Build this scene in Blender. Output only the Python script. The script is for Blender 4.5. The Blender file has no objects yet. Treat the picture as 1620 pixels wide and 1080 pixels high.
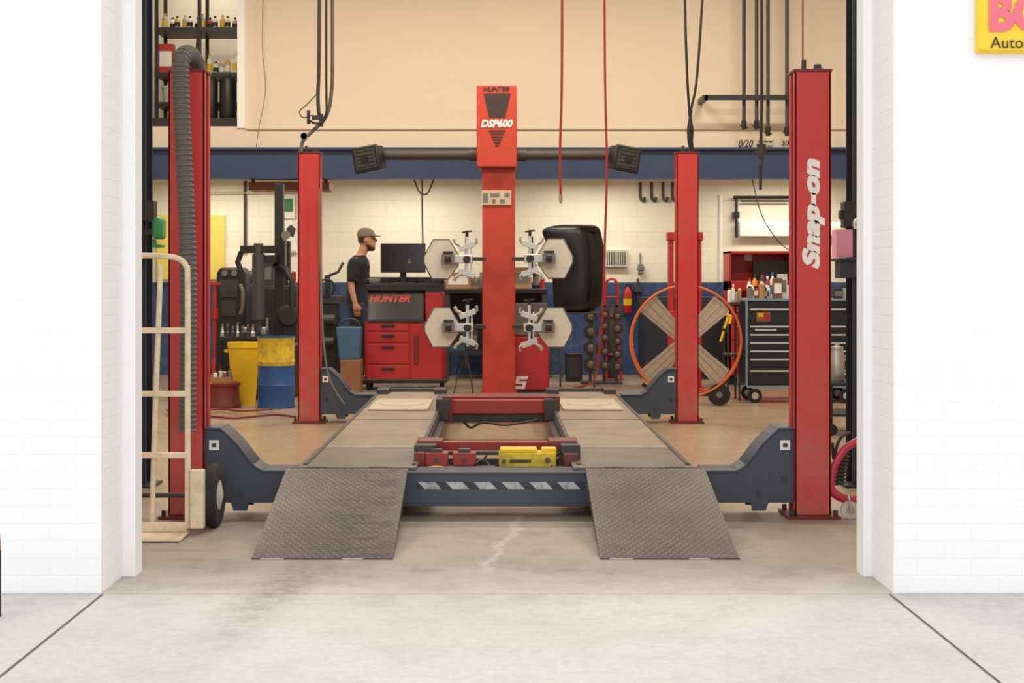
import bpy, bmesh, math, random
from mathutils import Vector, Matrix
random.seed(4)
SC=bpy.context.scene
F=2250.0; CX=785.0; CY=440.0; H=1.22
def X(x,D): return (x-CX)*D/F
def Z(y,D): return H-(y-CY)*D/F
def P(x,y,D): return Vector((X(x,D),D,Z(y,D)))
def UP(x,D): return Vector((X(x,D),D,5.4))
def lin(c):
    c=c/255.0
    return c/12.92 if c<=.04045 else ((c+.055)/1.055)**2.4
def C(r,g,b): return (lin(r),lin(g),lin(b),1)
# ---------------- materials
def M(name,rgb,rough=.5,metal=0,var=.12,scale=6,bump=0,emit=0,dirt=0,dirtcol=(60,50,42),dscale=3,coat=0,fade=None):
    m=bpy.data.materials.new(name); m.use_nodes=True; nt=m.node_tree; N=nt.nodes; L=nt.links
    p=N['Principled BSDF']; c=C(*rgb)
    tc=N.new('ShaderNodeTexCoord'); nz=N.new('ShaderNodeTexNoise'); nz.inputs['Scale'].default_value=scale; nz.inputs['Detail'].default_value=5
    L.new(tc.outputs['Object'],nz.inputs['Vector'])
    mx=N.new('ShaderNodeMixRGB')
    mx.inputs['Color1'].default_value=tuple(x*(1-var) for x in c[:3])+(1,)
    mx.inputs['Color2'].default_value=tuple(min(1,x*(1+var)) for x in c[:3])+(1,)
    L.new(nz.outputs['Fac'],mx.inputs['Fac']); out=mx.outputs[0]
    if dirt>0:
        n2=N.new('ShaderNodeTexNoise'); n2.inputs['Scale'].default_value=dscale; n2.inputs['Detail'].default_value=8; n2.inputs['Roughness'].default_value=.7
        L.new(tc.outputs['Object'],n2.inputs['Vector'])
        mr=N.new('ShaderNodeMapRange'); mr.inputs['From Min'].default_value=.45; mr.inputs['From Max'].default_value=.72; mr.inputs['To Max'].default_value=dirt
        L.new(n2.outputs['Fac'],mr.inputs['Value'])
        m2=N.new('ShaderNodeMixRGB'); L.new(mr.outputs[0],m2.inputs['Fac']); L.new(out,m2.inputs['Color1']); m2.inputs['Color2'].default_value=C(*dirtcol); out=m2.outputs[0]
        if fade:
            sp=N.new('ShaderNodeSeparateXYZ'); L.new(tc.outputs['Object'],sp.inputs[0])
            mz=N.new('ShaderNodeMapRange'); mz.inputs['From Min'].default_value=.95; mz.inputs['From Max'].default_value=.05; L.new(sp.outputs[2],mz.inputs['Value'])
            mr2=N.new('ShaderNodeMapRange'); mr2.inputs['From Min'].default_value=.3; mr2.inputs['From Max'].default_value=.65; L.new(n2.outputs['Fac'],mr2.inputs['Value'])
            mu=N.new('ShaderNodeMath'); mu.operation='MULTIPLY'; L.new(mz.outputs[0],mu.inputs[0]); L.new(mr2.outputs[0],mu.inputs[1])
            m3=N.new('ShaderNodeMixRGB'); L.new(mu.outputs[0],m3.inputs['Fac']); L.new(out,m3.inputs['Color1']); m3.inputs['Color2'].default_value=C(*fade); out=m3.outputs[0]
    L.new(out,p.inputs['Base Color'])
    p.inputs['Roughness'].default_value=rough; p.inputs['Metallic'].default_value=metal
    if coat: p.inputs['Coat Weight'].default_value=coat
    if bump:
        bp=N.new('ShaderNodeBump'); bp.inputs['Strength'].default_value=bump; bp.inputs['Distance'].default_value=.01
        L.new(nz.outputs['Fac'],bp.inputs['Height']); L.new(bp.outputs[0],p.inputs['Normal'])
    if emit:
        L.new(out,p.inputs['Emission Color']); p.inputs['Emission Strength'].default_value=emit
    return m
RED=M('red_paint',(200,48,48),.42,dirt=.45,dirtcol=(168,74,66),dscale=6,fade=(178,96,88),coat=.15)
REDW=M('worn_red_paint',(164,48,42),.5,dirt=.6,dirtcol=(96,52,44),dscale=7)
REDT=M('tower_red',(186,52,34),.55,dirt=.5,dirtcol=(130,50,38),dscale=4)
REDH_=M('tower_header_red',(190,56,32),.55,dirt=.3,dirtcol=(156,50,34))
REDD=M('dark_red',(116,34,32),.5,dirt=.5)
CAB=M('cabinet_red',(178,30,33),.4,dirt=.2,dirtcol=(116,28,28))
STEELB=M('blue_grey_steel',(58,68,82),.42,dirt=.5,dirtcol=(38,42,50),var=.15)
NAVY=M('navy_steel',(34,42,58),.5)
BLK=M('black_plastic',(23,23,25),.45)
BLKG=M('black_gloss',(13,13,15),.2)
SATIN=M('satin_black',(15,16,18),.34,var=.05)
CHEST=M('chest_blue_black',(20,27,38),.35)
DGR=M('dark_grey',(52,50,50),.5,dirt=.3)
GREY=M('mid_grey',(112,110,106),.5)
LGR=M('light_grey',(196,192,184),.5,dirt=.3,dirtcol=(120,112,104),dscale=8)
SIL=M('bare_metal',(190,188,182),.32,metal=.8)
ALU=M('silver_trim',(205,208,212),.35,metal=.3)
WHT=M('white_paint',(240,238,232),.5,var=.03)
CREAM=M('cream_paint',(232,216,184),.5,dirt=.6,dirtcol=(160,120,84),dscale=12)
CONDT=M('cream_conduit',(214,196,168),.6)
YEL=M('yellow_plastic',(234,194,20),.45,dirt=.15,dirtcol=(150,120,30))
YELD=M('yellow_worn',(222,188,36),.5,dirt=.9,dirtcol=(110,98,46),dscale=14)
BLU=M('barrel_blue',(28,78,146),.45,dirt=.5,dirtcol=(38,54,78),dscale=6)
BLUK=M('bucket_blue',(50,88,120),.5)
ORG=M('orange_paint',(206,98,44),.45,dirt=.4,dirtcol=(140,74,46))
GRN=M('green_plastic',(50,150,90),.4)
DGRN=M('dark_green',(24,70,62),.5)
PNK=M('pink_paper',(236,160,184),.8,var=.03)
RUB=M('black_rubber',(30,29,28),.8,bump=.2,scale=40)
HOSE=M('grey_hose',(96,92,88),.6)
REDH=M('red_hose',(158,36,33),.5)
WOOD=M('wood',(130,84,50),.6,scale=14,var=.3)
CARD=M('cardboard',(170,130,86),.8)
SKIN=M('skin',(194,138,110),.55,var=.05)
SHIRT=M('black_cloth',(24,28,36),.85)
PANT=M('dark_trousers',(36,38,46),.85)
CAPM=M('cap_cloth',(126,112,100),.85)
HAIR=M('brown_hair',(62,42,30),.8,scale=60,var=.3)
AMB=M('amber_plastic',(214,150,50),.4)
SIGNY=M('sign_yellow',(240,200,30),.45,var=.03)
SIGNR=M('sign_red_letters',(230,104,118),.5,var=.04)
SCR=M('screen_black',(14,15,18),.15)
TUBE=M('lamp_tube',(255,244,214),.5,emit=3,var=.01)
PLATE=M('runway_deck',(136,120,104),.48,dirt=.9,dirtcol=(82,70,60),dscale=3.5,scale=3,var=.25)
PLATE2=M('runway_front_plate',(104,96,90),.45,dirt=.8,dirtcol=(64,58,54),dscale=5)
TURN=M('turn_plate_metal',(182,170,152),.5,dirt=.6,dirtcol=(124,110,94),dscale=6)
ROTOR=M('brake_iron',(52,46,44),.5,metal=.4,dirt=.4,dirtcol=(90,62,48),dscale=20)
BEIGE=M('badge_beige',(196,180,150),.5)
BLADE=M('blade_tan',(178,164,146),.5,metal=.1,var=.06)

def mnode(N,L,op,a,b=None,clamp=False):
    n=N.new('ShaderNodeMath'); n.operation=op; n.use_clamp=clamp
    for i,v in enumerate((a,b)):
        if v is None: continue
        if isinstance(v,(int,float)): n.inputs[i].default_value=v
        else: L.new(v,n.inputs[i])
    return n.outputs[0]
def mapr(N,L,v,a,b,c=0,d=1):
    n=N.new('ShaderNodeMapRange'); n.inputs['From Min'].default_value=a; n.inputs['From Max'].default_value=b; n.inputs['To Min'].default_value=c; n.inputs['To Max'].default_value=d
    L.new(v,n.inputs['Value']); return n.outputs[0]
def mixc(N,L,f,a,b,mode='MIX'):
    n=N.new('ShaderNodeMixRGB'); n.blend_type=mode
    for k,v in (('Fac',f),('Color1',a),('Color2',b)):
        if isinstance(v,(int,float)): n.inputs[k].default_value=v
        elif isinstance(v,tuple): n.inputs[k].default_value=v
        else: L.new(v,n.inputs[k])
    return n.outputs[0]
def newm(name):
    m=bpy.data.materials.new(name); m.use_nodes=True; nt=m.node_tree
    return m,nt.nodes,nt.links,nt.nodes['Principled BSDF']
def noise(N,L,vec,scale,detail=5,rough=.55):
    n=N.new('ShaderNodeTexNoise'); n.inputs['Scale'].default_value=scale; n.inputs['Detail'].default_value=detail; n.inputs['Roughness'].default_value=rough
    L.new(vec,n.inputs['Vector']); return n.outputs['Fac']
def floor_mat():
    m,N,L,p=newm('concrete_floor')
    tc=N.new('ShaderNodeTexCoord').outputs['Object']; sp=N.new('ShaderNodeSeparateXYZ'); L.new(tc,sp.inputs[0]); x,y=sp.outputs[0],sp.outputs[1]
    big=noise(N,L,tc,1.1,6,.6); fine=noise(N,L,tc,26,6,.75); med=noise(N,L,tc,4,6,.65); med2=noise(N,L,tc,2.3,7,.7)
    out=mixc(N,L,big,C(190,186,180),C(216,213,208))
    out=mixc(N,L,mapr(N,L,med,.5,.75,0,.4),out,C(170,163,155))
    inn=mixc(N,L,big,C(140,120,98),C(180,158,130))
    inn=mixc(N,L,mapr(N,L,med,.5,.72,0,.6),inn,C(118,98,78))
    near=mixc(N,L,big,C(142,133,122),C(180,171,160))
    near=mixc(N,L,mapr(N,L,med,.5,.72,0,.5),near,C(122,113,102))
    near=mixc(N,L,mapr(N,L,med2,.54,.7,0,.45),near,C(104,95,86))
    inside=mixc(N,L,mapr(N,L,y,6.6,8.6),near,inn)
    jit=mnode(N,L,'ADD',y,mapr(N,L,med,0,1,-.2,.2))
    col=mixc(N,L,mapr(N,L,jit,5.3,6.0),out,inside)
    col=mixc(N,L,mapr(N,L,fine,.4,.7,.0,.22),col,C(106,98,88))
    tx=mnode(N,L,'SUBTRACT',x,mnode(N,L,'MULTIPLY',mnode(N,L,'SUBTRACT',y,5.6),.12))
    tm=mnode(N,L,'MULTIPLY',mapr(N,L,mnode(N,L,'ABSOLUTE',mnode(N,L,'ADD',tx,.85)),.16,.05),mnode(N,L,'MULTIPLY',mapr(N,L,y,4.5,5.5),mapr(N,L,y,6.4,6.0)))
    tm=mnode(N,L,'MULTIPLY',tm,mapr(N,L,noise(N,L,tc,14,5,.7),.36,.6,.1,.55),True)
    col=mixc(N,L,tm,col,C(96,86,80))
    cx=mnode(N,L,'ADD',mnode(N,L,'MULTIPLY',mnode(N,L,'SUBTRACT',y,5.97),.13),mapr(N,L,noise(N,L,tc,5,3),0,1,-.16,.08))
    cm=mapr(N,L,mnode(N,L,'ABSOLUTE',mnode(N,L,'SUBTRACT',x,cx)),.035,.004,0,.4)
    cm=mnode(N,L,'MULTIPLY',cm,mnode(N,L,'MULTIPLY',mapr(N,L,y,5.85,6.0),mapr(N,L,y,7.8,7.4)),True)
    col=mixc(N,L,cm,col,C(212,208,204))
    j=mapr(N,L,mnode(N,L,'ABSOLUTE',mnode(N,L,'SUBTRACT',mnode(N,L,'ABSOLUTE',x),1.52)),.009,.003)
    j=mnode(N,L,'MULTIPLY',j,mapr(N,L,y,5.5,5.49),True)
    j2=mapr(N,L,mnode(N,L,'ABSOLUTE',mnode(N,L,'SUBTRACT',y,5.5)),.008,.003,0,.35)
    j3=mapr(N,L,mnode(N,L,'ABSOLUTE',mnode(N,L,'SUBTRACT',y,9.2)),.01,.004,0,.5)
    jj=mnode(N,L,'MAXIMUM',mnode(N,L,'MAXIMUM',j,j2),j3)
    col=mixc(N,L,jj,col,C(70,60,54))
    L.new(col,p.inputs['Base Color'])
    L.new(mnode(N,L,'ADD',mapr(N,L,y,5.6,8.0,.72,.2),mapr(N,L,med,.3,.7,0,.12)),p.inputs['Roughness'])
    b=N.new('ShaderNodeBump'); b.inputs['Strength'].default_value=.08; b.inputs['Distance'].default_value=.004
    L.new(fine,b.inputs['Height']); L.new(b.outputs[0],p.inputs['Normal'])
    return m
def brick_mat(name,c1,c2,mort,bw,rh,ms,lower=None,lz=0,rough=.6,bs=.5,dirt=.15):
    m,N,L,p=newm(name)
    tc=N.new('ShaderNodeTexCoord').outputs['Object']; sp=N.new('ShaderNodeSeparateXYZ'); L.new(tc,sp.inputs[0])
    cb=N.new('ShaderNodeCombineXYZ'); L.new(mnode(N,L,'ADD',sp.outputs[0],sp.outputs[1]),cb.inputs[0]); L.new(sp.outputs[2],cb.inputs[1])
    br=N.new('ShaderNodeTexBrick'); br.inputs['Scale'].default_value=1; br.inputs['Brick Width'].default_value=bw; br.inputs['Row Height'].default_value=rh; br.inputs['Mortar Size'].default_value=ms; br.inputs['Mortar Smooth'].default_value=.9
    br.inputs['Color1'].default_value=C(*c1); br.inputs['Color2'].default_value=C(*c2); br.inputs['Mortar'].default_value=C(*mort)
    L.new(cb.outputs[0],br.inputs['Vector']); col=br.outputs['Color']
    nz=noise(N,L,tc,9,6,.6)
    if lower:
        col=mixc(N,L,mapr(N,L,sp.outputs[2],lz,lz+.01),mixc(N,L,br.outputs['Fac'],C(*lower),C(*[int(v*.8) for v in lower])),col)
    col=mixc(N,L,mapr(N,L,nz,.5,.8,0,dirt),col,tuple(v*.6 for v in C(*c1)[:3])+(1,))
    L.new(col,p.inputs['Base Color']); p.inputs['Roughness'].default_value=rough
    b=N.new('ShaderNodeBump'); b.inputs['Strength'].default_value=bs; b.inputs['Distance'].default_value=.006
    hh=mnode(N,L,'ADD',mnode(N,L,'MULTIPLY',br.outputs['Fac'],-1),mnode(N,L,'MULTIPLY',nz,.6))
    L.new(hh,b.inputs['Height']); L.new(b.outputs[0],p.inputs['Normal'])
    return m
def tread_mat():
    m,N,L,p=newm('diamond_tread_plate')
    tc=N.new('ShaderNodeTexCoord').outputs['Object']; sp=N.new('ShaderNodeSeparateXYZ'); L.new(tc,sp.inputs[0])
    k=math.pi/.034
    u=mnode(N,L,'MULTIPLY',sp.outputs[0],k); v=mnode(N,L,'MULTIPLY',sp.outputs[1],k*.75)
    a=mnode(N,L,'ABSOLUTE',mnode(N,L,'SINE',mnode(N,L,'ADD',u,v))); b=mnode(N,L,'ABSOLUTE',mnode(N,L,'SINE',mnode(N,L,'SUBTRACT',u,v)))
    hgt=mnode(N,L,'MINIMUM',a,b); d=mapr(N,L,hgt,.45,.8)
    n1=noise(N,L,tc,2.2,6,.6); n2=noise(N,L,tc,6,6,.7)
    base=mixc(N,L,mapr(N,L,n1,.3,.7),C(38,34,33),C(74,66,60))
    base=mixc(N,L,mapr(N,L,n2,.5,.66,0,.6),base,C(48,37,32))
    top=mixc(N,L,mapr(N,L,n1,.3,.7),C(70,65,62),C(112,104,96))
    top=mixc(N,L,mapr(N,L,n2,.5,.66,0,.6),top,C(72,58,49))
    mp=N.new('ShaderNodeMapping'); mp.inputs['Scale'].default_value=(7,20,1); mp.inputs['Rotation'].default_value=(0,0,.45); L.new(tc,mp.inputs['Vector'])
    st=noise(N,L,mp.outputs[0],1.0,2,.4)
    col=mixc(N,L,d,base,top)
    x=sp.outputs[0]
    band=mnode(N,L,'MULTIPLY',mapr(N,L,x,-.82,-.68),mapr(N,L,x,-.44,-.5),True)
    col=mixc(N,L,mnode(N,L,'MULTIPLY',mapr(N,L,st,.5,.55,0,.9),band),col,C(22,20,20))
    L.new(col,p.inputs['Base Color']); p.inputs['Metallic'].default_value=.3; p.inputs['Roughness'].default_value=.4
    bp=N.new('ShaderNodeBump'); bp.inputs['Strength'].default_value=.6; bp.inputs['Distance'].default_value=.004
    L.new(d,bp.inputs['Height']); L.new(bp.outputs[0],p.inputs['Normal'])
    return m
FLOOR=floor_mat()
BRICK=brick_mat('white_painted_brick',(243,243,243),(245,245,245),(240,240,241),.21,.067,.005,bs=.14,dirt=.05)
BLOCK=brick_mat('block_wall',(238,233,216),(236,230,212),(226,219,198),.4,.2,.006,lower=(38,66,112),lz=1.164,bs=.3)
CREAMW=M('cream_wallboard',(228,211,188),.7,var=.04,scale=1.2)
TREAD=tread_mat()
DARKC=M('pale_interior_wall',(170,160,146),.8)
BLUEBEAM=M('blue_beam_paint',(40,60,96),.5,dirt=.4,dirtcol=(32,44,66))
TRIMW=M('white_trim',(246,246,246),.45,var=.02)

# ---------------- builder
class B:
    def __init__(s): s.v=[];s.f=[];s.m=[]
    def add(s,vs,fs,m=0):
        o=len(s.v); s.v+=[Vector(v) for v in vs]
        for f in fs: s.f.append([i+o for i in f]); s.m.append(m)
        return s
    def bx(s,x0,x1,y0,y1,z0,z1,m=0):
        return s.add([(x,y,z) for x in(x0,x1) for y in(y0,y1) for z in(z0,z1)],[(0,1,3,2),(4,6,7,5),(0,4,5,1),(2,3,7,6),(0,2,6,4),(1,5,7,3)],m)
    def box(s,c,d,m=0,rot=None):
        vs=[Vector((sx*d[0]/2,sy*d[1]/2,sz*d[2]/2)) for sx in(-1,1) for sy in(-1,1) for sz in(-1,1)]
        if rot is not None: vs=[rot@v for v in vs]
        c=Vector(c); return s.add([v+c for v in vs],[(0,1,3,2),(4,6,7,5),(0,4,5,1),(2,3,7,6),(0,2,6,4),(1,5,7,3)],m)
    def pb(s,x0,x1,y0,y1,D,dep,m=0): return s.bx(X(x0,D),X(x1,D),D,D+dep,Z(y1,D),Z(y0,D),m)
    def tube(s,pts,r,n=8,m=0,closed=False):
        pts=[Vector(p) for p in pts]; k=len(pts); rs=r if isinstance(r,(list,tuple)) else [r]*k
        vs=[];T=[]
        for i in range(k):
            a=pts[(i-1)%k] if (closed or i>0) else pts[i]; b=pts[(i+1)%k] if (closed or i<k-1) else pts[i]
            T.append((b-a).normalized())
        nrm=T[0].orthogonal().normalized()
        for i in range(k):
            nrm=(nrm-T[i]*nrm.dot(T[i])).normalized(); bn=T[i].cross(nrm)
            for j in range(n):
                t=2*math.pi*j/n; vs.append(pts[i]+(nrm*math.cos(t)+bn*math.sin(t))*rs[i])
        fs=[]
        for i in range(k if closed else k-1):
            for j in range(n):
                a=i*n+j;b=i*n+(j+1)%n;c=((i+1)%k)*n+(j+1)%n;d=((i+1)%k)*n+j; fs.append((a,b,c,d))
        if not closed: fs.append(tuple(range(n))[::-1]); fs.append(tuple((k-1)*n+j for j in range(n)))
        return s.add(vs,fs,m)
    def cyl(s,a,b,r,r2=None,n=16,m=0): return s.tube([a,b],[r,r if r2 is None else r2],n,m)
    def ring(s,c,R,r,axis='Y',n=40,k=8,m=0):
        c=Vector(c);pts=[]
        for i in range(n):
            t=2*math.pi*i/n; a,b=R*math.cos(t),R*math.sin(t)
            pts.append(c+Vector({'Y':(a,0,b),'X':(0,a,b),'Z':(a,b,0)}[axis]))
        return s.tube(pts,r,k,m,True)
    def lathe(s,prof,c=(0,0,0),axis='Z',n=24,m=0):
        c=Vector(c);vs=[]
        for (r,h) in prof:
            r=max(r,1e-4)
            for j in range(n):
                t=2*math.pi*j/n;a,b=r*math.cos(t),r*math.sin(t)
                vs.append(c+Vector({'Z':(a,b,h),'Y':(a,h,b),'X':(h,a,b)}[axis]))
        fs=[(i*n+j,i*n+(j+1)%n,(i+1)*n+(j+1)%n,(i+1)*n+j) for i in range(len(prof)-1) for j in range(n)]
        fs.append(tuple(range(n))[::-1]); fs.append(tuple((len(prof)-1)*n+j for j in range(n)))
        return s.add(vs,fs,m)
    def prism(s,poly,o,u,v,w,th,m=0):
        o,u,v,w=map(Vector,(o,u,v,w)); k=len(poly)
        vs=[o+u*a+v*b for a,b in poly]+[o+u*a+v*b+w*th for a,b in poly]
        return s.add(vs,[tuple(range(k)),tuple(range(2*k-1,k-1,-1))]+[(i,(i+1)%k,k+(i+1)%k,k+i) for i in range(k)],m)
    def py(s,poly,y0,y1,m=0): return s.prism(poly,(0,y0,0),(1,0,0),(0,0,1),(0,1,0),y1-y0,m)
    def ppx(s,poly,D,dep,m=0): return s.py([(X(a,D),Z(b,D)) for a,b in poly],D,D+dep,m)
    def ball(s,c,r,m=0,n=12):
        rx,ry,rz=r if isinstance(r,(tuple,list)) else (r,r,r); c=Vector(c);vs=[];k=n//2+1
        for i in range(k+1):
            p=math.pi*i/k; rr=max(math.sin(p),.01)
            for j in range(n):
                t=2*math.pi*j/n; vs.append(c+Vector((rx*rr*math.cos(t),ry*rr*math.sin(t),rz*math.cos(p))))
        fs=[(i*n+j,i*n+(j+1)%n,(i+1)*n+(j+1)%n,(i+1)*n+j) for i in range(k) for j in range(n)]
        fs.append(tuple(range(n))); fs.append(tuple(k*n+j for j in range(n)))
        return s.add(vs,fs,m)
    def loft(s,rings,n=20,m=0):
        vs=[];k=len(rings)
        for (cx,cy,cz,rx,ry) in rings:
            for j in range(n):
                t=2*math.pi*j/n; vs.append((cx+rx*math.cos(t),cy+ry*math.sin(t),cz))
        fs=[(i*n+j,i*n+(j+1)%n,(i+1)*n+(j+1)%n,(i+1)*n+j) for i in range(k-1) for j in range(n)]
        fs.append(tuple(range(n))[::-1]); fs.append(tuple((k-1)*n+j for j in range(n)))
        return s.add(vs,fs,m)
def spl(pts,k=8):
    pts=[Vector(p) for p in pts]; o=[]
    for i in range(len(pts)-1):
        p0=pts[max(i-1,0)];p1=pts[i];p2=pts[i+1];p3=pts[min(i+2,len(pts)-1)]
        for j in range(k):
            t=j/k; o.append(.5*((2*p1)+(p2-p0)*t+(2*p0-5*p1+4*p2-p3)*t*t+(3*p1-p0-3*p2+p3)*t**3))
    o.append(pts[-1]); return o
BASE={}
def link(o): SC.collection.objects.link(o); return o
def tomesh(b,name,mats,off):
    me=bpy.data.meshes.new(name); me.from_pydata([tuple(v-off) for v in b.v],[],b.f)
    for m in (mats if isinstance(mats,(list,tuple)) else [mats]): me.materials.append(m)
    me.polygons.foreach_set('material_index',b.m)
    bm=bmesh.new(); bm.from_mesh(me); bmesh.ops.recalc_face_normals(bm,faces=bm.faces); bm.to_mesh(me); bm.free()
    me.polygons.foreach_set('use_smooth',[True]*len(me.polygons)); me.set_sharp_from_angle(angle=math.radians(38)); me.update()
    return me
def bev(o,w):
    if w: 
        md=o.modifiers.new('Bevel','BEVEL'); md.width=w; md.segments=2; md.limit_method='ANGLE'; md.angle_limit=math.radians(40); md.harden_normals=False
def thing(name,label,cat,base=(0,0,0),group=None):
    e=bpy.data.objects.new(name,None); e.empty_display_size=.1; e.location=base; link(e)
    e['label']=label; e['category']=cat
    if group: e['group']=group
    BASE[e.name]=Vector(base); return e
def part(par,name,b,mats,bevel=0,label=None):
    r=par
    while r.parent: r=r.parent
    o=bpy.data.objects.new(name,tomesh(b,name,mats,BASE[r.name])); link(o); o.parent=par
    if label: o['label']=label
    bev(o,bevel); return o
def solo(name,label,cat,b,mats,bevel=0,group=None,base=None,kind=None):
    if base is None:
        xs=[v.x for v in b.v];ys=[v.y for v in b.v];zs=[v.z for v in b.v]
        base=((min(xs)+max(xs))/2,(min(ys)+max(ys))/2,min(zs))
    base=Vector(base)
    o=bpy.data.objects.new(name,tomesh(b,name,mats,base)); link(o); o.location=base; BASE[o.name]=base
    if label: o['label']=label
    if cat: o['category']=cat
    if group: o['group']=group
    if kind: o['kind']=kind
    bev(o,bevel); return o
def struct(name,b,mat,label=None): return solo(name,label or name.replace('_',' '),None,b,mat,base=(0,0,0),kind='structure')
def dup(root,loc,rotz=0,label=None):
    def rec(o,p):
        c=o.copy(); SC.collection.objects.link(c)
        if p is not None: c.parent=p
        for ch in o.children: rec(ch,c)
        return c
    r=rec(root,None); r.location=loc; r.rotation_euler=(0,0,rotz)
    BASE[r.name]=Vector(loc)
    if label: r['label']=label
    return r
def txt(par,s,c,w,h,mat,u=(1,0,0),v=(0,0,1),shear=0,bold=.0,name='lettering',left=False):
    cu=bpy.data.curves.new('t','FONT'); cu.body=s; cu.size=1; cu.shear=shear; cu.offset=bold; cu.resolution_u=3
    o=bpy.data.objects.new('t',cu); link(o); bpy.context.view_layer.update()
    me=bpy.data.meshes.new_from_object(o.evaluated_get(bpy.context.evaluated_depsgraph_get()))
    bpy.data.objects.remove(o); bpy.data.curves.remove(cu)
    xs=[q.co.x for q in me.vertices]; ys=[q.co.y for q in me.vertices]; x0,x1,y0,y1=min(xs),max(xs),min(ys),max(ys)
    r=par
    while r.parent: r=r.parent
    u=Vector(u);v=Vector(v);c=Vector(c)-BASE[r.name]
    for q in me.vertices:
        a=(q.co.x-x0)/(x1-x0)-(0 if left else .5); b=(q.co.y-y0)/(y1-y0)-.5
        q.co=c+u*a*w+v*b*h
    me.materials.clear(); me.materials.append(mat)
    ob=bpy.data.objects.new(name,me); link(ob); ob.parent=par; return ob

# ---------------- structure
struct('floor',B().bx(-9,9,-5,18.2,-.2,0),FLOOR,'painted concrete shop floor and pale driveway slab')
struct('wall_front_left',B().bx(-9,-1.53,5.51,5.82,0,5.6),BRICK,'white painted brick wall')
struct('wall_front_right',B().bx(1.54,9,5.51,5.82,0,5.6),BRICK,'white painted brick wall')
struct('wall_front_top',B().bx(-1.53,1.54,5.51,5.82,3.3,5.6),BRICK,'white painted brick lintel')
struct('trim_1',B().bx(-1.6,-1.477,5.822,5.93,0,3.3),TRIMW,'white door frame trim')
struct('trim_2',B().bx(1.503,1.62,5.822,5.93,0,3.3),TRIMW,'white door frame trim')
struct('wall_left',B().bx(-5.4,-5.2,5.82,18.2,0,5.4),DARKC)
struct('wall_right',B().bx(5.2,5.4,5.82,18.2,0,5.4),DARKC)
struct('ceiling',B().bx(-5.4,5.4,5.82,18.2,5.4,5.6),DARKC)
struct('wall_back',B().bx(-5.2,5.2,18,18.2,0,5.4),BLOCK,'block wall painted cream above and blue below')
wz=B().bx(-3.0,5.2,16.5,16.62,2.72,5.4).bx(-5.2,-4.08,16.5,16.62,2.72,5.4).bx(-4.08,-3.0,16.5,16.62,2.72,2.98).bx(-4.08,-3.0,16.5,16.62,5.0,5.4)
struct('wall_mezzanine',wz,CREAMW,'cream upper wall of the storage loft')
struct('trim_3',B().bx(-3.0,-2.91,16.475,16.5,2.96,5.4),TRIMW,'white edge trim of the loft opening')
struct('trim_4',B().bx(-5.2,5.2,16.36,16.38,2.38,2.7).bx(-5.2,5.2,16.3,16.5,2.36,2.385).bx(-5.2,5.2,16.3,16.5,2.695,2.72),BLUEBEAM,'blue steel beam')
struct('ceiling_loft',B().bx(-5.2,5.2,16.5,18,2.5,2.7),WHT,'underside of the storage loft')
struct('trim_5',B().cyl((-2.9,16.485,2.95),(5.1,16.485,2.95),.013,n=8),CONDT,'thin conduit along the upper wall')

# ---------------- lift
lift=thing('vehicle_lift','red four-post vehicle lift with steel runways and ramps','car lift',(0,9.7,0))
def column(cx,cy,side):
    b=B(); w,d,t=.185,.15,.012; z0,z1=.016,2.27
    cy=cy-.035
    x0,x1=cx-w/2,cx+w/2; y0,y1=cy-d/2,cy+d/2
    ox=x0 if side<0 else x1-t
    b.bx(ox,ox+t,y0,y1,z0,z1)
    b.bx(x0,x1,y0,y0+t,z0,z1); b.bx(x0,x1,y1-t,y1,z0,z1)
    ix=x1-t if side<0 else x0
    b.bx(ix,ix+t,y0,y0+.045,z0,z1); b.bx(ix,ix+t,y1-.045,y1,z0,z1)
    c=part(lift,'column',b,RED,.003)
    b=B().bx(cx-.135,cx+.135,cy-.12,cy+.14,0,.015)
    for sx in(-1,1):
        for sy in(-1,1): b.cyl((cx+sx*.11,cy+sy*.1,.015),(cx+sx*.11,cy+sy*.1,.045),.012,n=6,m=1)
    part(c,'base_plate',b,[REDD,DGR])
    b=B().bx(x0-.006,x1+.006,y0-.006,y1+.006,z1,z1+.014)
    b.cyl((cx-.03,cy,z1+.014),(cx-.03,cy,z1+.07),.013,m=1,n=8).cyl((cx+.045,cy+.02,z1+.014),(cx+.045,cy+.02,z1+.05),.02,m=1,n=8).bx(cx+.02,cx+.07,cy,cy+.04,z1+.014,z1+.03,1)
    part(c,'top_cap',b,[REDD,DGR],.002)
    return c
GP=[(0,.447),(.077,.447),(.12,.41),(.164,.366),(.245,.26),(.293,.231),(.46,.231),(.46,.076),(.219,.076),(.213,.035),(.142,.035),(.129,.076),(0,.076)]
cols={}
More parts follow.
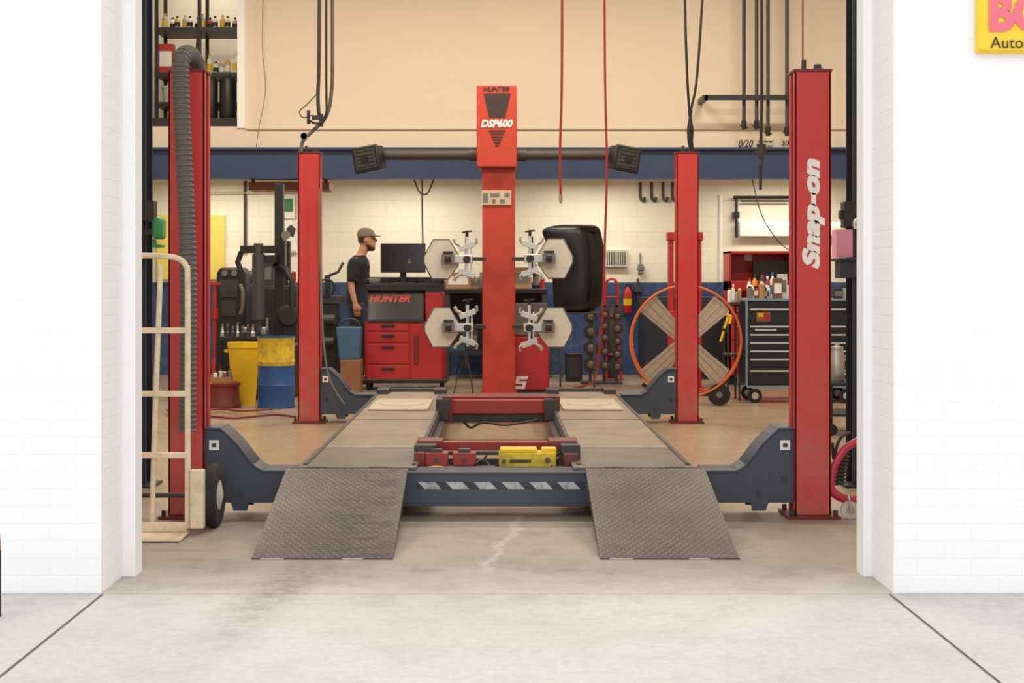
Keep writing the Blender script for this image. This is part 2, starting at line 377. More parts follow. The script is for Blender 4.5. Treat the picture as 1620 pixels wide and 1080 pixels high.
for cy in (7.34,12.07):
    for cx,s in ((-1.575,-1),(1.61,1)):
        cols[(s,cy)]=column(cx,cy,s)
        inner=cx-s*.0925
        b=B()
        poly=[(inner-s*dx,z) for dx,z in GP]
        b.py(poly,cy-.09,cy-.075); b.py(poly,cy+.1,cy+.115); b.bx(min(inner-s*.24,inner-s*.46),max(inner-s*.24,inner-s*.46),cy-.08,cy+.1,.08,.228)
        for (a,za),(c2,zc) in zip(GP[:6],GP[1:7]):
            b.add([(inner-s*a,cy-.1,za),(inner-s*c2,cy-.1,zc),(inner-s*c2,cy+.12,zc),(inner-s*a,cy+.12,za),
                   (inner-s*a,cy-.1,za+.012),(inner-s*c2,cy-.1,zc+.012),(inner-s*c2,cy+.12,zc+.012),(inner-s*a,cy+.12,za+.012)],
                  [(0,1,2,3),(4,5,6,7),(0,1,5,4),(1,2,6,5),(2,3,7,6),(3,0,4,7)])
        g=part(lift,'carriage_bracket',b,STEELB,.002)
        part(g,'bolt',B().cyl((inner-s*.05,cy-.1,.2),(inner-s*.05,cy-.09,.2),.014,n=6),DGR)
        part(g,'bolt',B().cyl((inner-s*.18,cy-.1,.12),(inner-s*.18,cy-.09,.12),.012,n=6),DGR)
        lb=B().bx(inner-s*.045-.025,inner-s*.045+.025,cy-.094,cy-.091,.345,.395)
        lb.bx(inner-s*.045-.012,inner-s*.045+.012,cy-.096,cy-.0945,.36,.38,1)
        part(g,'sticker',lb,[WHT,DGR])
    b=B().bx(-1.03,1.06,cy-.09,cy-.08,.07,.228).bx(-1.03,1.06,cy+.09,cy+.1,.07,.228).bx(-1.03,1.06,cy-.1,cy+.11,.06,.072).bx(-1.03,1.06,cy-.1,cy+.11,.222,.234)
    cb=part(lift,'crossbeam',b,STEELB,.002)
    if cy<8:
        b=B().bx(X(659,7.25),X(924,7.25),7.2475,7.249,Z(773,7.25),Z(762,7.25),1); yy=7.2468
        for i in range(6):
            x0=X(661+i*44,7.25); 
            b.py([(x0,Z(762,7.25)),(x0+.085,Z(762,7.25)),(x0+.12,Z(773,7.25)),(x0+.035,Z(773,7.25))],yy-.001,yy)
        part(cb,'hazard_stripe',b,[M('stripe_white',(190,192,190),.6,dirt=1.0,dirtcol=(66,74,86),dscale=22),M('stripe_dark',(34,38,44),.5,dirt=.8,dirtcol=(62,70,84),dscale=18)])
txt(cols[(1,7.34)],'Snap-on',(1.612,7.2275,Z(338,7.23)),.562,.116,WHT,u=(0,0,1),v=(-1,0,0),shear=.25,bold=.065)
for s,(x0,x1) in ((-1,(-1.0,-.42)),(1,(.425,1.005))):
    b=B().bx(x0,x1,8.15,12.2,.238,.25,0)
    b.bx(x0,x0+.05,7.45,12.2,.1,.236,1).bx(x1-.05,x1,7.45,12.2,.1,.236,1)
    r=part(lift,'runway',b,[PLATE,DGR],.002)
    part(r,'edge_strip',B().bx(x0-.004,x0+.018,7.4,12.2,.2505,.256),DGR)
    part(r,'edge_strip',B().bx(x1-.018,x1+.004,7.4,12.2,.2505,.256),DGR)
    part(r,'front_plate',B().bx(x0-.03,x1+.01,7.3,8.12,.236,.25).bx(x0-.03,x1+.01,7.3,7.33,.2,.236),PLATE2,.003)
    part(r,'plate_joint',B().bx(x0,x1,9.75,9.77,.2502,.2518),DGR)
    part(r,'inner_rail',B().bx(*( (x1+.003,x1+.045) if s<0 else (x0-.045,x0-.003)),7.5,12.0,.17,.185).bx(*( (x1+.003,x1+.01) if s<0 else (x0-.01,x0-.003)),7.5,12.0,.185,.235),DGR)
    tx0,tx1=(-.94,-.5) if s<0 else (.49,.93)
    t=part(r,'turn_plate',B().bx(tx0,tx1,10.4,11.3,.251,.264).lathe([(.17,.264),(.17,.268),(.0,.268)],((tx0+tx1)/2,10.85,0),n=28),TURN,.003)
    part(r,'end_block',B().bx(x0,x0+.1,11.9,12.15,.251,.29).bx(x1-.1,x1,11.9,12.15,.251,.29).bx(x0,x1,12.15,12.2,.251,.28),DGR,.005)
    rx0,rx1=(-1.062,-.448) if s<0 else (.452,1.056)
    y0,z0,y1,z1=6.18,.004,7.2,.258
    b=B().prism([(y0,z0),(y1,z1),(y1,z1-.016),(y0+.05,z0)],(rx0,0,0),(0,1,0),(0,0,1),(1,0,0),rx1-rx0)
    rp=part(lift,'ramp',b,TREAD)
    for xx in (rx0+.001,rx1-.013): part(rp,'side_flange',B().prism([(y0+.06,.003),(y1,z1-.012),(y1,z1-.075)],(xx,0,0),(0,1,0),(0,0,1),(1,0,0),.012),DGR)
    part(rp,'hinge',B().cyl((rx0+.02,7.235,.246),(rx1-.02,7.235,.246),.014,n=10).cyl((rx0+.1,7.235,.246),(rx0+.2,7.235,.246),.018,n=10).cyl((rx1-.2,7.235,.246),(rx1-.1,7.235,.246),.018,n=10),DGR)
    part(rp,'wear_strip',B().bx(rx0,rx1,6.166,6.181,.001,.007),DGR)
    part(rp,'wear_strip',B().bx(rx0+.04,rx0+.14,6.16,6.167,.001,.007),LGR)
    part(rp,'wear_strip',B().bx(rx1-.22,rx1-.13,6.16,6.167,.001,.007),LGR)
part(lift,'air_line',B().tube(spl([P(505,300,11.9),P(507,430,11.9),P(512,540,11.9),P(522,600,11.9),P(545,640,11.9)]),.008),GREY)

# ---------------- rolling jacks
j=thing('rolling_jack','red and yellow rolling bridge jack between the runways','jack',(0,7.75,.19))
D=7.6
part(j,'frame',B().pb(655,918,738,752,7.52,.05).pb(655,690,704,752,7.6,.4).pb(888,918,704,752,7.6,.4).pb(690,890,726,740,7.95,.05).bx(-.43,-.36,7.52,8.02,.186,.21).bx(.36,.44,7.52,8.02,.186,.21),[DGR],.003)
part(j,'cross_tube',B().pb(700,905,699,713,7.95,.07),REDW,.004)
part(j,'slide_rod',B().cyl(P(690,716,7.7),P(900,716,7.7),.012),DGR)
for a,c in ((660,700),(868,912)): part(j,'lifting_arm',B().pb(a,c,697,715,7.7,.16),REDD,.006)
for a in (672,716):
    q=part(j,'lock_box',B().pb(a,a+37,716,738,7.56,.09),REDW,.006)
    part(q,'bolt',B().cyl(P(a+18,727,7.56),P(a+18,727,7.545),.012,n=8),DGR)
    part(q,'latch',B().pb(a+9,a+28,710,717,7.57,.04),DGR,.003)
q=part(j,'pump_unit',B().pb(789,880,716,743,7.5,.14),YELD,.008)
part(q,'pump_lid',B().pb(791,850,710,716,7.51,.12),YEL,.006)
part(q,'pump_cap',B().box(P(868,712,7.56),(.08,.08,.03)),YEL,.006)
for a,c,r in ((797,730,.012),(866,728,.014),(873,738,.008)): part(q,'fitting',B().cyl(P(a,c,7.5),P(a,c,7.483),r,n=10),DGR)
part(q,'name_plate',B().pb(806,840,727,732,7.496,.003),DGR)
part(j,'side_panel',B().pb(655,672,716,740,7.53,.06),REDD,.004); part(j,'side_panel',B().pb(892,915,718,742,7.53,.06),REDD,.004)
for pts,r in (([P(750,735,7.56),P(765,728,7.6),P(778,740,7.56),P(790,734,7.54)],.008),([P(880,720,7.6),P(893,714,7.65),P(905,724,7.62),P(915,718,7.62)],.007),([P(700,742,7.6),P(720,730,7.62),P(745,745,7.58),P(770,720,7.62)],.006)):
    part(j,'hydraulic_hose',B().tube(spl(pts),r),BLK)
part(j,'air_hose',B().tube(spl([P(713,741,7.5),P(690,738,7.5),P(660,742,7.48),P(652,745,7.46)]),.005),YEL)
j=thing('rolling_jack','worn red rolling bridge jack between the runways','jack',(0,10.6,.17))
part(j,'cross_beam',B().pb(706,880,632,655,10.4,.3),REDW,.01)
part(j,'carriage',B().pb(704,880,655,667,10.42,.1).bx(-.44,-.34,10.35,10.85,.186,.34).bx(.35,.45,10.35,10.85,.186,.34),DGR,.005)
part(j,'lifting_pad',B().pb(700,716,627,668,10.36,.1),REDD,.004); part(j,'lifting_pad',B().pb(872,886,627,668,10.36,.1),REDD,.004)
part(j,'top_rail',B().pb(716,872,627,632,10.45,.2),REDD,.004)
part(j,'hydraulic_hose',B().tube(spl([P(735,668,10.4),P(745,676,10.3),P(765,668,10.4),P(800,672,10.4),P(850,664,10.4)]),.009),BLK)
b=B()
for i in range(3): b.ring((X(752+i*4,10),10,.012+.012*i),.1+.01*i,.007,'Z',24,6)
solo('coiled_hose','coiled dark green air hose on the floor','hose',b,DGRN)

# ---------------- tower
D=14.8
tw=thing('alignment_tower','tall red alignment camera tower with crossbar and cameras','wheel alignment machine',(.03,14.95,0))
part(tw,'column',B().bx(X(763,D),X(815,D),14.8,15.1,0.02,2.42).bx(X(759,D),X(819,D),14.76,15.14,0,.03),REDT,.008)
hd=part(tw,'header',B().pb(754,818,135,264,14.7,.34).pb(758,815,262,266,14.72,.3,1),[REDH_,REDD],.01)
D=14.7
b=B()
b.ppx([(765,148),(808,148),(799,186),(774,186)],D-.004,.002)
for i in range(6):
    t=i/6; w=12*(1-t)+1; y=206+i*4.6; b.pb(786.5-w,786.5+w,y,y+2.6,D-.004,.002)
part(hd,'decal',b,M('decal_brown_black',(50,34,32),.5))
txt(hd,'HUNTER',P(785,141,D-.004),.27,.05,BLK,shear=.3,bold=.03)
txt(hd,'DSP600',P(786,195,D-.006),.33,.085,WHT,shear=.25,bold=.045)
bd=part(tw,'badge',B().pb(762,809,301,324,14.785,.012),BEIGE,.002)
b=B().pb(764,772,306,320,14.781,.002).pb(776,790,305,311,14.781,.002).pb(779,784,315,321,14.781,.002).pb(798,806,305,311,14.781,.002).pb(791,799,315,321,14.781,.002)
part(bd,'badge_marks',b,GREY)
part(tw,'crossbar',B().cyl(P(598,245,14.9),P(972,245,14.9),.055,n=16).cyl(P(742,245,14.9),P(754,245,14.9),.07).cyl(P(818,245,14.9),P(832,245,14.9),.07),M('bar_grey',(62,56,54),.5))
for px,sg in ((585,-1),(986,1)):
    c=P(px,252,14.8); R=Matrix.Rotation(math.radians(9*sg),3,'Y')@Matrix.Rotation(math.radians(18*sg),3,'Z')
    b=B(); b.box(c,(.27,.2,.25),0,R); b.box(c+R@Vector((0,-.1,0)),(.29,.03,.27),0,R)
    cam=part(tw,'camera_pod',b,BLK,.02)
    b=B().box(c+R@Vector((0,-.118,0)),(.22,.01,.2),0,R)
    for i in range(5):
        b.box(c+R@Vector((0,-.124,-.08+i*.04)),(.2,.006,.006),1,R)
    b.lathe([(.04,0),(.045,.012),(.0,.012)],c+R@Vector((0,-.135,0)),'Y',16,1)
    part(cam,'lens_panel',b,[M('pod_face',(64,62,60),.3),BLKG])

# ---------------- diagnostic cabinet
D=15.5
cb=thing('diagnostic_cabinet','red wheel alignment console cabinet with drawers and casters','tool cabinet',(X(640,D),D+.3,0))
HG=M('hood_grey',(50,48,52),.4)
part(cb,'body',B().bx(X(577,D),X(703,D),D,D+.5,.12,Z(508,D)).bx(X(672,D),X(701,D),D+.03,D+.5,Z(508,D),Z(462,D)),CAB,.015)
part(cb,'plinth',B().bx(X(572,D),X(708,D),D-.04,D+.52,.08,.125),BLK,.012)
hood=part(cb,'console_hood',B().prism([(D-.03,Z(509,D)),(D+.08,Z(462,D)),(D+.12,Z(448,D)),(D+.48,Z(448,D)),(D+.48,Z(509,D))],(X(580,D),0,0),(0,1,0),(0,0,1),(1,0,0),X(671,D)-X(580,D)),HG,.012)
part(cb,'top_tray',B().bx(X(577,D),X(702,D),D+.02,D+.5,Z(460,D),Z(449,D)).bx(X(577,D),X(702,D),D+.46,D+.5,Z(449,D),Z(438,D)).bx(X(577,D),X(581,D),D+.02,D+.5,Z(449,D),Z(440,D)).bx(X(698,D),X(702,D),D+.02,D+.5,Z(449,D),Z(440,D)),BLK,.008)
sl=Vector((0,.11,Z(462,D)-Z(509,D))).normalized(); nn=Vector((0,-sl.z,sl.y)); o0=Vector((0,D-.03,Z(509,D)))
pn=part(cb,'front_panel',B().prism([(X(584,D),.02),(X(668,D),.02),(X(668,D),.27),(X(584,D),.27)],o0+nn*.001,(1,0,0),sl,nn,.008),BLKG,.004)
txt(pn,'HUNTER',o0+nn*.011+sl*.265+Vector((X(616,D),0,0)),.45,.08,M('letter_red',(206,56,40),.5),v=sl,shear=.3,bold=.04)
for (a,b0) in ((510,523),(526,541),(544,575),(578,606)):
    d=part(cb,'drawer',B().bx(X(581,D),X(647,D),D-.014,D-.001,Z(b0,D),Z(a,D)),CAB,.004)
    part(d,'handle',B().bx(X(604,D),X(624,D),D-.03,D-.014,Z(a+7,D),Z(a+3,D)),BLK,.003)
dr=part(cb,'door',B().bx(X(650,D),X(700,D),D-.014,D-.001,Z(606,D),Z(512,D)),CAB,.005)
part(dr,'handle',B().bx(X(655,D),X(662,D),D-.03,D-.014,Z(575,D),Z(530,D)),REDD,.004)
for px in (582,698):
    for yy in (D+.05,D+.44):
        b=B().lathe([(.045,-.018),(.05,-.01),(.05,.01),(.045,.018)],(X(px,D),yy,.05),'X',16); part(cb,'caster',b,RUB)
mo=thing('computer_monitor','black flat screen monitor on the console top','monitor',(X(637,15.8),15.85,Z(449,D)+.001))
D2=15.75
part(mo,'stand',B().bx(X(620,D2),X(655,D2),15.72,15.9,Z(449,D)+.001,Z(449,D)+.015).bx(X(632,D2),X(642,D2),15.83,15.86,Z(449,D)+.01,Z(400,D2)),BLK,.003)
sc=part(mo,'screen',B().pb(602,673,385,431,D2,.05).pb(604,671,387,428,D2-.004,.003,1),[BLK,SCR],.004)
D3=D2-.009
part(sc,'screen_logo',B().pb(645,647,413,416,D3,.002,0).pb(648,651,414,417,D3,.002,1).pb(646,650,409,412,D3,.002,2),[M('icon_yellow',(170,140,50)),M('icon_green',(60,110,60)),M('icon_blue',(60,90,130))])
solo('printer','low dark grey printer on the console tray','printer',B().bx(X(583,15.6),X(600,15.6),15.6,15.8,Z(449,D)+.001,Z(440,D)),GREY,.01)
b=B()
for i in range(9): b.bx(X(672+i*3,15.6),X(673.6+i*3,15.6),15.62,15.64,Z(449,D)+.001,Z(441,D))
b.bx(X(671,15.6),X(699,15.6),15.6,15.66,Z(449,D)+.0005,Z(449,D)+.006)
solo('tool_rack','small dark rack of hand tools on the console','tool rack',b,DGR)

# ---------------- targets and racks
def stand(px,D,label,legs,sg):
    s=thing('target_rack',label,'equipment rack',(X(px,D),D,.0 if legs else Z(540,D)),'alignment target racks')
    x=X(px,D)
    for py in (408,515):
        part(s,'crossarm',B().bx(min(x-.05,x+sg*.2),max(x+.05,x+sg*.2),D-.012,D+.02,Z(py,D)-.03,Z(py,D)+.01).bx(x+sg*.13-.03,x+sg*.13+.03,D+.02,D+.199,Z(py,D)-.03,Z(py,D)+.01),DGR,.003)
        part(s,'pole',B().bx(x-.016,x+.016,D-.01,D+.015,Z(py+26,D),Z(py-34,D)),DGR,.003)
    if legs:
        part(s,'lower_pole',B().cyl((x,D,.3),(x,D,Z(541,D)),.014),DGR)
        for i in range(3):
            a=math.radians(-60+120*i)
            part(s,'tripod_leg',B().tube([(x,D,.42),(x+.09*math.cos(a),D+.08*math.sin(a),.22),(x+.14*math.cos(a),D+.12*math.sin(a),.0)],.006),DGR)
stand(738,14.6,'dark wall rack arms on thin tripod holding targets',True,1)
stand(841,14.6,'dark rack arms fixed to the tower holding targets',False,-1)
HEX=M('target_grey_white',(206,202,192),.5,dirt=.35,dirtcol=(146,138,126),dscale=9)
random.seed(12)
def target(cx,cy,sg,rot):
    D=14.38; s=D/F
    t=thing('wheel_target','grey-white six-sided wheel alignment target with metal clamp','alignment target',P(cx,cy,D),'wheel alignment targets')
    poly=[(-28,-4),(-13,-32),(13,-32),(28,-8),(28,10),(12,32),(-15,32),(-28,6)]
    poly=[(a*sg,b) for a,b in poly]
    R=Matrix.Rotation(rot*sg,3,'Z')
    c=P(cx,cy,D)
    def pr(sc,y0,th):
        b=B(); b.prism([(a*s*sc,-bb*s*sc) for a,bb in poly],c+R@Vector((0,y0,0)),R@Vector((1,0,0)),(0,0,1),R@Vector((0,1,0)),th); return b
    pl=part(t,'target_plate',pr(1,0,.04),[M('plate_rim',(84,78,74),.5)],.003)
    part(pl,'plate_face',pr(.94,-.006,.005),HEX)
    k=c+Vector((sg*.07,-.05,0))
    part(t,'mounting_hub',B().bx(k.x-.065,k.x+.065,D-.07,D-.012,k.z-.05,k.z+.05).cyl((k.x,D-.07,k.z),(k.x,D-.09,k.z),.04,n=20),GREY,.004)
    part(t,'hub_knob',B().bx(k.x-.03,k.x+.03,D-.11,D-.07,k.z-.03,k.z+.03).cyl((k.x,D-.11,k.z),(k.x,D-.16,k.z),.022),BLK,.004)
    part(t,'hub_clip',B().bx(k.x-.05,k.x+.05,D-.08,D-.02,k.z+.055,k.z+.08),BLK,.004)
    rx=c.x+sg*.26; jt=random.uniform(-.02,.02)
    part(t,'clamp_rod',B().bx(rx-.015,rx+.015,D-.02,D+.01,c.z-.19,c.z+.23),SIL,.002)
    part(t,'guide_rod',B().bx(rx+.034,rx+.052,D-.02,D,c.z-.15,c.z+.17+jt),SIL,.002)
    part(t,'clamp_arm',B().bx(min(c.x+sg*.12,rx+sg*.06),max(c.x+sg*.12,rx+sg*.06),D-.045,D+.015,c.z-.04,c.z+.045),SIL,.008)
    for zz in (-.14+jt,.13+jt):
        e=(.07 if zz<0 else -.07)
        b=B().box((rx,D-.02,c.z+zz),(.17,.06,.055),0,Matrix.Rotation(sg*(.35 if zz<0 else -.35),3,'Y'))
        b.tube([(rx-sg*.05,D-.03,c.z+zz),(rx-sg*.11,D-.035,c.z+zz-e*.5),(rx-sg*.13,D-.035,c.z+zz-e*1.1)],.02)
        b.tube([(rx+sg*.05,D-.03,c.z+zz),(rx+sg*.1,D-.035,c.z+zz-e*.6),(rx+sg*.09,D-.035,c.z+zz-e*1.2)],.015)
        part(t,'clamp_claw',b,SIL,.003)
    part(t,'tightening_knob',B().lathe([(.03,0),(.04,.01),(.03,.03)],(rx,D-.075,c.z),'Y',10),BLK)
    part(t,'clamp_handle',B().cyl((rx,D-.01,c.z+.23),(rx,D-.01,c.z+.29),.016,n=8).tube([(rx-.05,D-.01,c.z+.27),(rx+.05,D-.01,c.z+.285)],.009),BLK)
target(698,410,1,.12); target(879,409,-1,.12); target(699,518,1,.12); target(878,518,-1,.12)

# ---------------- black car panel
D=15.0
rows=[(356,890,938),(358,874,946),(361,862,950),(366,857,952),(376,862,954),(390,868,957),(410,872,959),(440,875,960),(465,876,957),(482,877,951),(490,880,944),(493,888,930)]
pn=thing('car_bumper_panel','satin black moulded car hood panel standing upright','car part',(X(915,D),D+.1,Z(493,D)))
NX=16; vs=[]
for i,(py,xl,xr) in enumerate(rows):
    t=i/(len(rows)-1); vy=max(0,math.sin(math.pi*t))
    for k in range(NX+1):
        u=k/NX
        fold=.0 if u<.62 else (u-.62)*.55
        dy=.12-.10*(vy**.6)*(1-(abs(u-.62)/.62)**2 if u<.62 else 1-((u-.62)/.38)**2*.6)+fold*.4
        vs.append((X(xl+(xr-xl)*u,D),D+dy,Z(py,D)))
fs=[(i*(NX+1)+k,i*(NX+1)+k+1,(i+1)*(NX+1)+k+1,(i+1)*(NX+1)+k) for i in range(len(rows)-1) for k in range(NX)]
o=part(pn,'shell',B().add(vs,fs),SATIN); md=o.modifiers.new('Solid','SOLIDIFY'); md.thickness=.014; md.offset=1
md=o.modifiers.new('Sub','SUBSURF'); md.levels=1; md.render_levels=2
part(pn,'fold_rib',B().tube(spl([P(934,372,D+.02),P(938,400,D-.0),P(939,440,D-.005),P(934,478,D+.03)]),.009,6),SATIN)
part(pn,'top_lip',B().tube(spl([P(858,367,D+.1),P(890,364,D+.07),P(925,364,D+.06),P(950,368,D+.1)]),.012,6),SATIN)
solo('support_trestle','dark steel stand carrying the black car panel','stand',B().bx(X(885,D),X(945,D),D+.08,D+.2,Z(497,D),Z(494,D)).bx(X(886,D),X(889,D),D+.12,D+.16,0,Z(497,D)).bx(X(940,D),X(943,D),D+.12,D+.16,0,Z(497,D)),DGR)

# ---------------- drum fan
D=13.6; r=.53
fc=Vector((X(1085,D),D,0.62))
fn=thing('drum_fan','large round shop fan with orange rim and four tan blades','fan',(fc.x,D,0))
part(fn,'rim',B().ring(fc,r,.012,'Y',56),ORG); part(fn,'rim',B().ring(fc+Vector((.04,.26,0)),r,.01,'Y',56),ORG)
for sx in (-1,1):
    for sz in (-1,1): part(fn,'rim_strut',B().cyl(fc+Vector((sx*r*.8,0,sz*r*.6)),fc+Vector((sx*r*.8+.04,.26,sz*r*.6)),.007),ORG)
b=B()
for i in range(6): b.ring(fc+Vector((0,-.01,0)),.12+i*.072,.0009,'Y',44,4)
for i in range(12):
    a=2*math.pi*i/12; b.cyl(fc+Vector((.05*math.cos(a),-.012,.05*math.sin(a))),fc+Vector((r*math.cos(a),-.0,r*math.sin(a))),.0009,n=4)
part(fn,'guard',b,DGR)
part(fn,'motor',B().lathe([(.03,.08),(.1,.09),(.1,.13),(.08,.25)],fc,'Y',20),DGR)
for i in range(4):
    a=math.radians(45+90*i); u=Vector((math.cos(a),0,math.sin(a))); w=Vector((-math.sin(a),0,math.cos(a))); w2=(w*math.cos(.12)+Vector((0,1,0))*math.sin(.12)); nv=w2.cross(u)
    b=B()
    b.prism([(.0,-.06),(.5,-.105),(.515,.0),(.5,.105),(.0,.06)],fc+Vector((0,.05+.003*(i%2),0)),u,w2,nv,.006)
    for q in (-2,0,2): b.prism([(.06,q*.02-.002),(.49,q*.036-.002),(.49,q*.036+.002),(.06,q*.02+.002)],fc+Vector((0,.044,0)),u,w2,nv,.003,1)
    part(fn,'blade',b,[BLADE,M('blade_rib',(146,132,114),.5)])
part(fn,'hub',B().lathe([(.02,.02),(.05,.025),(.05,.045)],fc,'Y',16),GREY)
part(fn,'base_frame',B().tube([(fc.x-.4,D+.15,.2),(fc.x-.25,D+.15,.1),(fc.x+.45,D+.15,.1)],.02),BLK); part(fn,'upright',B().tube([(fc.x,D+.27,.62),(fc.x,D+.27,.1)],.02),BLK)
for xx in (-.3,.32):
    part(fn,'wheel',B().lathe([(.07,-.02),(.105,-.018),(.105,.018),(.07,.02)],(fc.x+xx,D+.02,.105),'Y',24).lathe([(.03,-.03),(.03,.03)],(fc.x+xx,D+.02,.105),'Y',12,1),[RUB,GREY])
D=17.2
eq=thing('fan_backdrop_cabinet','dark backdrop cabinet added behind the fan','cabinet',(X(1085,D),D+.3,0))  # invented cabinet, put in to keep the background behind the fan dark
DN=M('cabinet_dark_navy',(26,32,46),.5)
part(eq,'body',B().bx(X(1018,D),X(1150,D),D,D+.6,0,Z(470,D)),DN,.006)
for a in (1020,1063,1107):
    d=part(eq,'door',B().bx(X(a,D),X(a+41,D),D-.015,D-.001,.06,Z(474,D)),DN,.004); part(d,'handle',B().bx(X(a+35,D),X(a+37,D),D-.03,D-.015,.5,.65),GREY)

# ---------------- tool chest
D=13.9
x0,x1=X(1181,D),X(1372,D)
tc=thing('tool_chest','blue-black rolling tool chest with silver drawer trims','tool chest',((x0+x1)/2,D+.25,0))
part(tc,'body',B().bx(x0,x1,D,D+.5,.17,1.0),CHEST,.008)
LB=M('pale_blue_trim',(120,146,172),.4)
part(tc,'top_edge',B().bx(x0-.01,x1+.01,D-.015,D+.51,1.0,1.02),LB); part(tc,'corner_trim',B().bx(x0-.01,x0+.008,D-.015,D,.17,1.0),LB); part(tc,'bottom_trim',B().bx(x0,x1,D-.014,D-.002,.15,.172),LB)
for (c0,c1) in ((1186,1264),(1268,1368)):
    for a,bb in [(488,512),(515,525),(528,538),(541,551),(554,564),(567,582),(585,608)]:
        d=part(tc,'drawer',B().bx(X(c0,D),X(c1,D),D-.012,D-.001,Z(bb,D),Z(a,D)),CHEST,.003)
        part(d,'handle',B().bx(X(c0,D),X(c1,D),D-.026,D-.013,Z(a+2.6,D),Z(a+.2,D)),ALU)
part(tc,'sticker',B().bx(X(1196,D),X(1218,D),D-.018,D-.0145,Z(508,D),Z(493,D)).bx(X(1198,D),X(1207,D),D-.021,D-.0185,Z(501,D),Z(495,D),1).bx(X(1208,D),X(1216,D),D-.021,D-.0185,Z(506,D),Z(497,D),2),[M('sticker_orange',(150,80,56),.5),YEL,REDH])
part(tc,'maker_plate',B().bx(X(1194,D),X(1228,D),D-.016,D-.0125,Z(523,D),Z(520,D)),ALU)
for px in (1195,1340):
    for yy in (D+.03,D+.42):
        w=part(tc,'caster',B().lathe([(.05,-.02),(.07,-.016),(.07,.016),(.05,.02)],(X(px,D),yy,.07),'Y',20).lathe([(.035,-.024),(.035,.024)],(X(px,D),yy,.07),'Y',14,1).bx(X(px,D)-.03,X(px,D)+.03,yy-.03,yy+.03,.14,.17,1),[RUB,LGR])
CACHE={}
def bottle(x,z,D,h,r,body,cap,label='plastic bottle',group=None,name='bottle',cat='bottle',shape='bottle'):
    key=(name,round(h,2),round(r,3),body.name,cap.name,shape)
    if key in CACHE: return dup(CACHE[key],(x,D,z),random.uniform(-.5,.5))
    t=thing(name,label,cat,(0,0,0),group)
    if shape=='bottle':
        part(t,'body',B().lathe([(r*.92,0),(r,h*.04),(r,h*.62),(r*.75,h*.74),(r*.35,h*.82),(r*.35,h*.86)],n=14),body)
        part(t,'cap',B().lathe([(r*.42,h*.86),(r*.42,h*.99),(r*.36,h)],n=12),cap)
        part(t,'paper_label',B().lathe([(r*1.01,h*.15),(r*1.01,h*.5)],n=14),cap)
    elif shape=='can':
        part(t,'body',B().lathe([(r,0),(r,h*.8),(r*.6,h*.86)],n=14),body); part(t,'cap',B().lathe([(r*.62,h*.86),(r*.6,h)],n=12),cap)
    elif shape=='jug':
        part(t,'body',B().bx(-r,r,-r*.6,r*.6,0,h*.7).loft([(0,0,h*.7,r,r*.6),(r*.3,0,h*.88,r*.3,r*.3)],12),body,.01)
        part(t,'cap',B().lathe([(r*.3,h*.88),(r*.3,h)],(r*.3,0,0),n=12),cap); part(t,'handle',B().tube([(-r*.7,0,h*.68),(-r*.6,0,h*.85),(r*.1,0,h*.86)],r*.13),body)
        part(t,'paper_label',B().bx(-r*.7,r*.7,-r*.62,-r*.6,h*.12,h*.5),cap)
    elif shape=='bucket':
        part(t,'body',B().lathe([(r*.85,0),(r,h*.95),(r*1.06,h*.95),(r*1.06,h)],n=20),body); part(t,'lid',B().lathe([(r*1.08,h),(r*1.08,h*1.05),(r*.9,h*1.06)],n=20),cap)
    elif shape=='box':
        part(t,'body',B().bx(-r,r,-r*.7,r*.7,0,h),body,.003); part(t,'printed_panel',B().bx(-r*.8,r*.8,-r*.72,-r*.705,h*.25,h*.75),cap)
    elif shape=='tank':
        part(t,'body',B().lathe([(r*.9,0),(r,h*.05),(r,h*.9),(r*.8,h*.97),(.0,h)],n=24),body,); part(t,'cap',B().lathe([(r*.25,h),(r*.25,h*1.05)],n=12),cap)
    t.location=(x,D,z); BASE[t.name]=Vector((x,D,z)); CACHE[key]=t; return t
random.seed(7)
zt=1.021
PB2=M('pale_box',(214,206,200),.6); BRN=M('brown_box',(120,80,56),.7)
lay=[(1184,'can',.12,GREY,BLK),(1189,'bottle',.16,WHT,ORG),(1196,'box',.1,REDH,WHT),(1203,'can',.17,CARD,WHT),(1209,'bottle',.15,BLK,YEL),(1217,'jug',.15,WHT,BLUK),(1227,'box',.2,BRN,WHT),(1238,'box',.24,PB2,GREY),(1249,'can',.15,WHT,BLK),(1322,'box',.1,BLK,GREY),(1338,'can',.12,SIL,BLK)]
for i,(px,sh,h,a,c) in enumerate(lay):
    nm={'can':'spray_can','bottle':'bottle','box':'carton','jug':'jug'}[sh]
    bottle(X(px,D+.2),zt,D+.12+.1*(i%3),h,.03 if sh!='box' else .045,a,c,'small shop supply container on the tool chest top','supplies on the tool chest',nm,nm.replace('_',' '),sh)
for i,(px,sh,h,a,c) in enumerate([(1186,'bottle',.2,WHT,REDH),(1194,'bottle',.24,AMB,BLK),(1206,'can',.24,BLK,REDH),(1214,'bottle',.22,REDH,WHT),(1222,'bottle',.26,WHT,BLUK)]):
    nm={'can':'spray_can','bottle':'bottle'}[sh]
    bottle(X(px,D+.42),zt,D+.42,h,.028,a,c,'small shop supply container on the tool chest top','supplies on the tool chest',nm,nm.replace('_',' '),sh)
Dc=14.15
sk=thing('side_cart','narrow grey metal cart beside the tool chest','cart',(X(1161,Dc),Dc+.15,0))
part(sk,'top_tray',B().pb(1150,1173,478,482,Dc,.3),DGR); part(sk,'shelf',B().pb(1150,1173,560,563,Dc,.3),DGR)
for px in (1151,1169): 
    for yy in (Dc+.02,Dc+.26): part(sk,'leg',B().bx(X(px,Dc),X(px+3,Dc),yy,yy+.02,0,Z(482,Dc)),DGR)
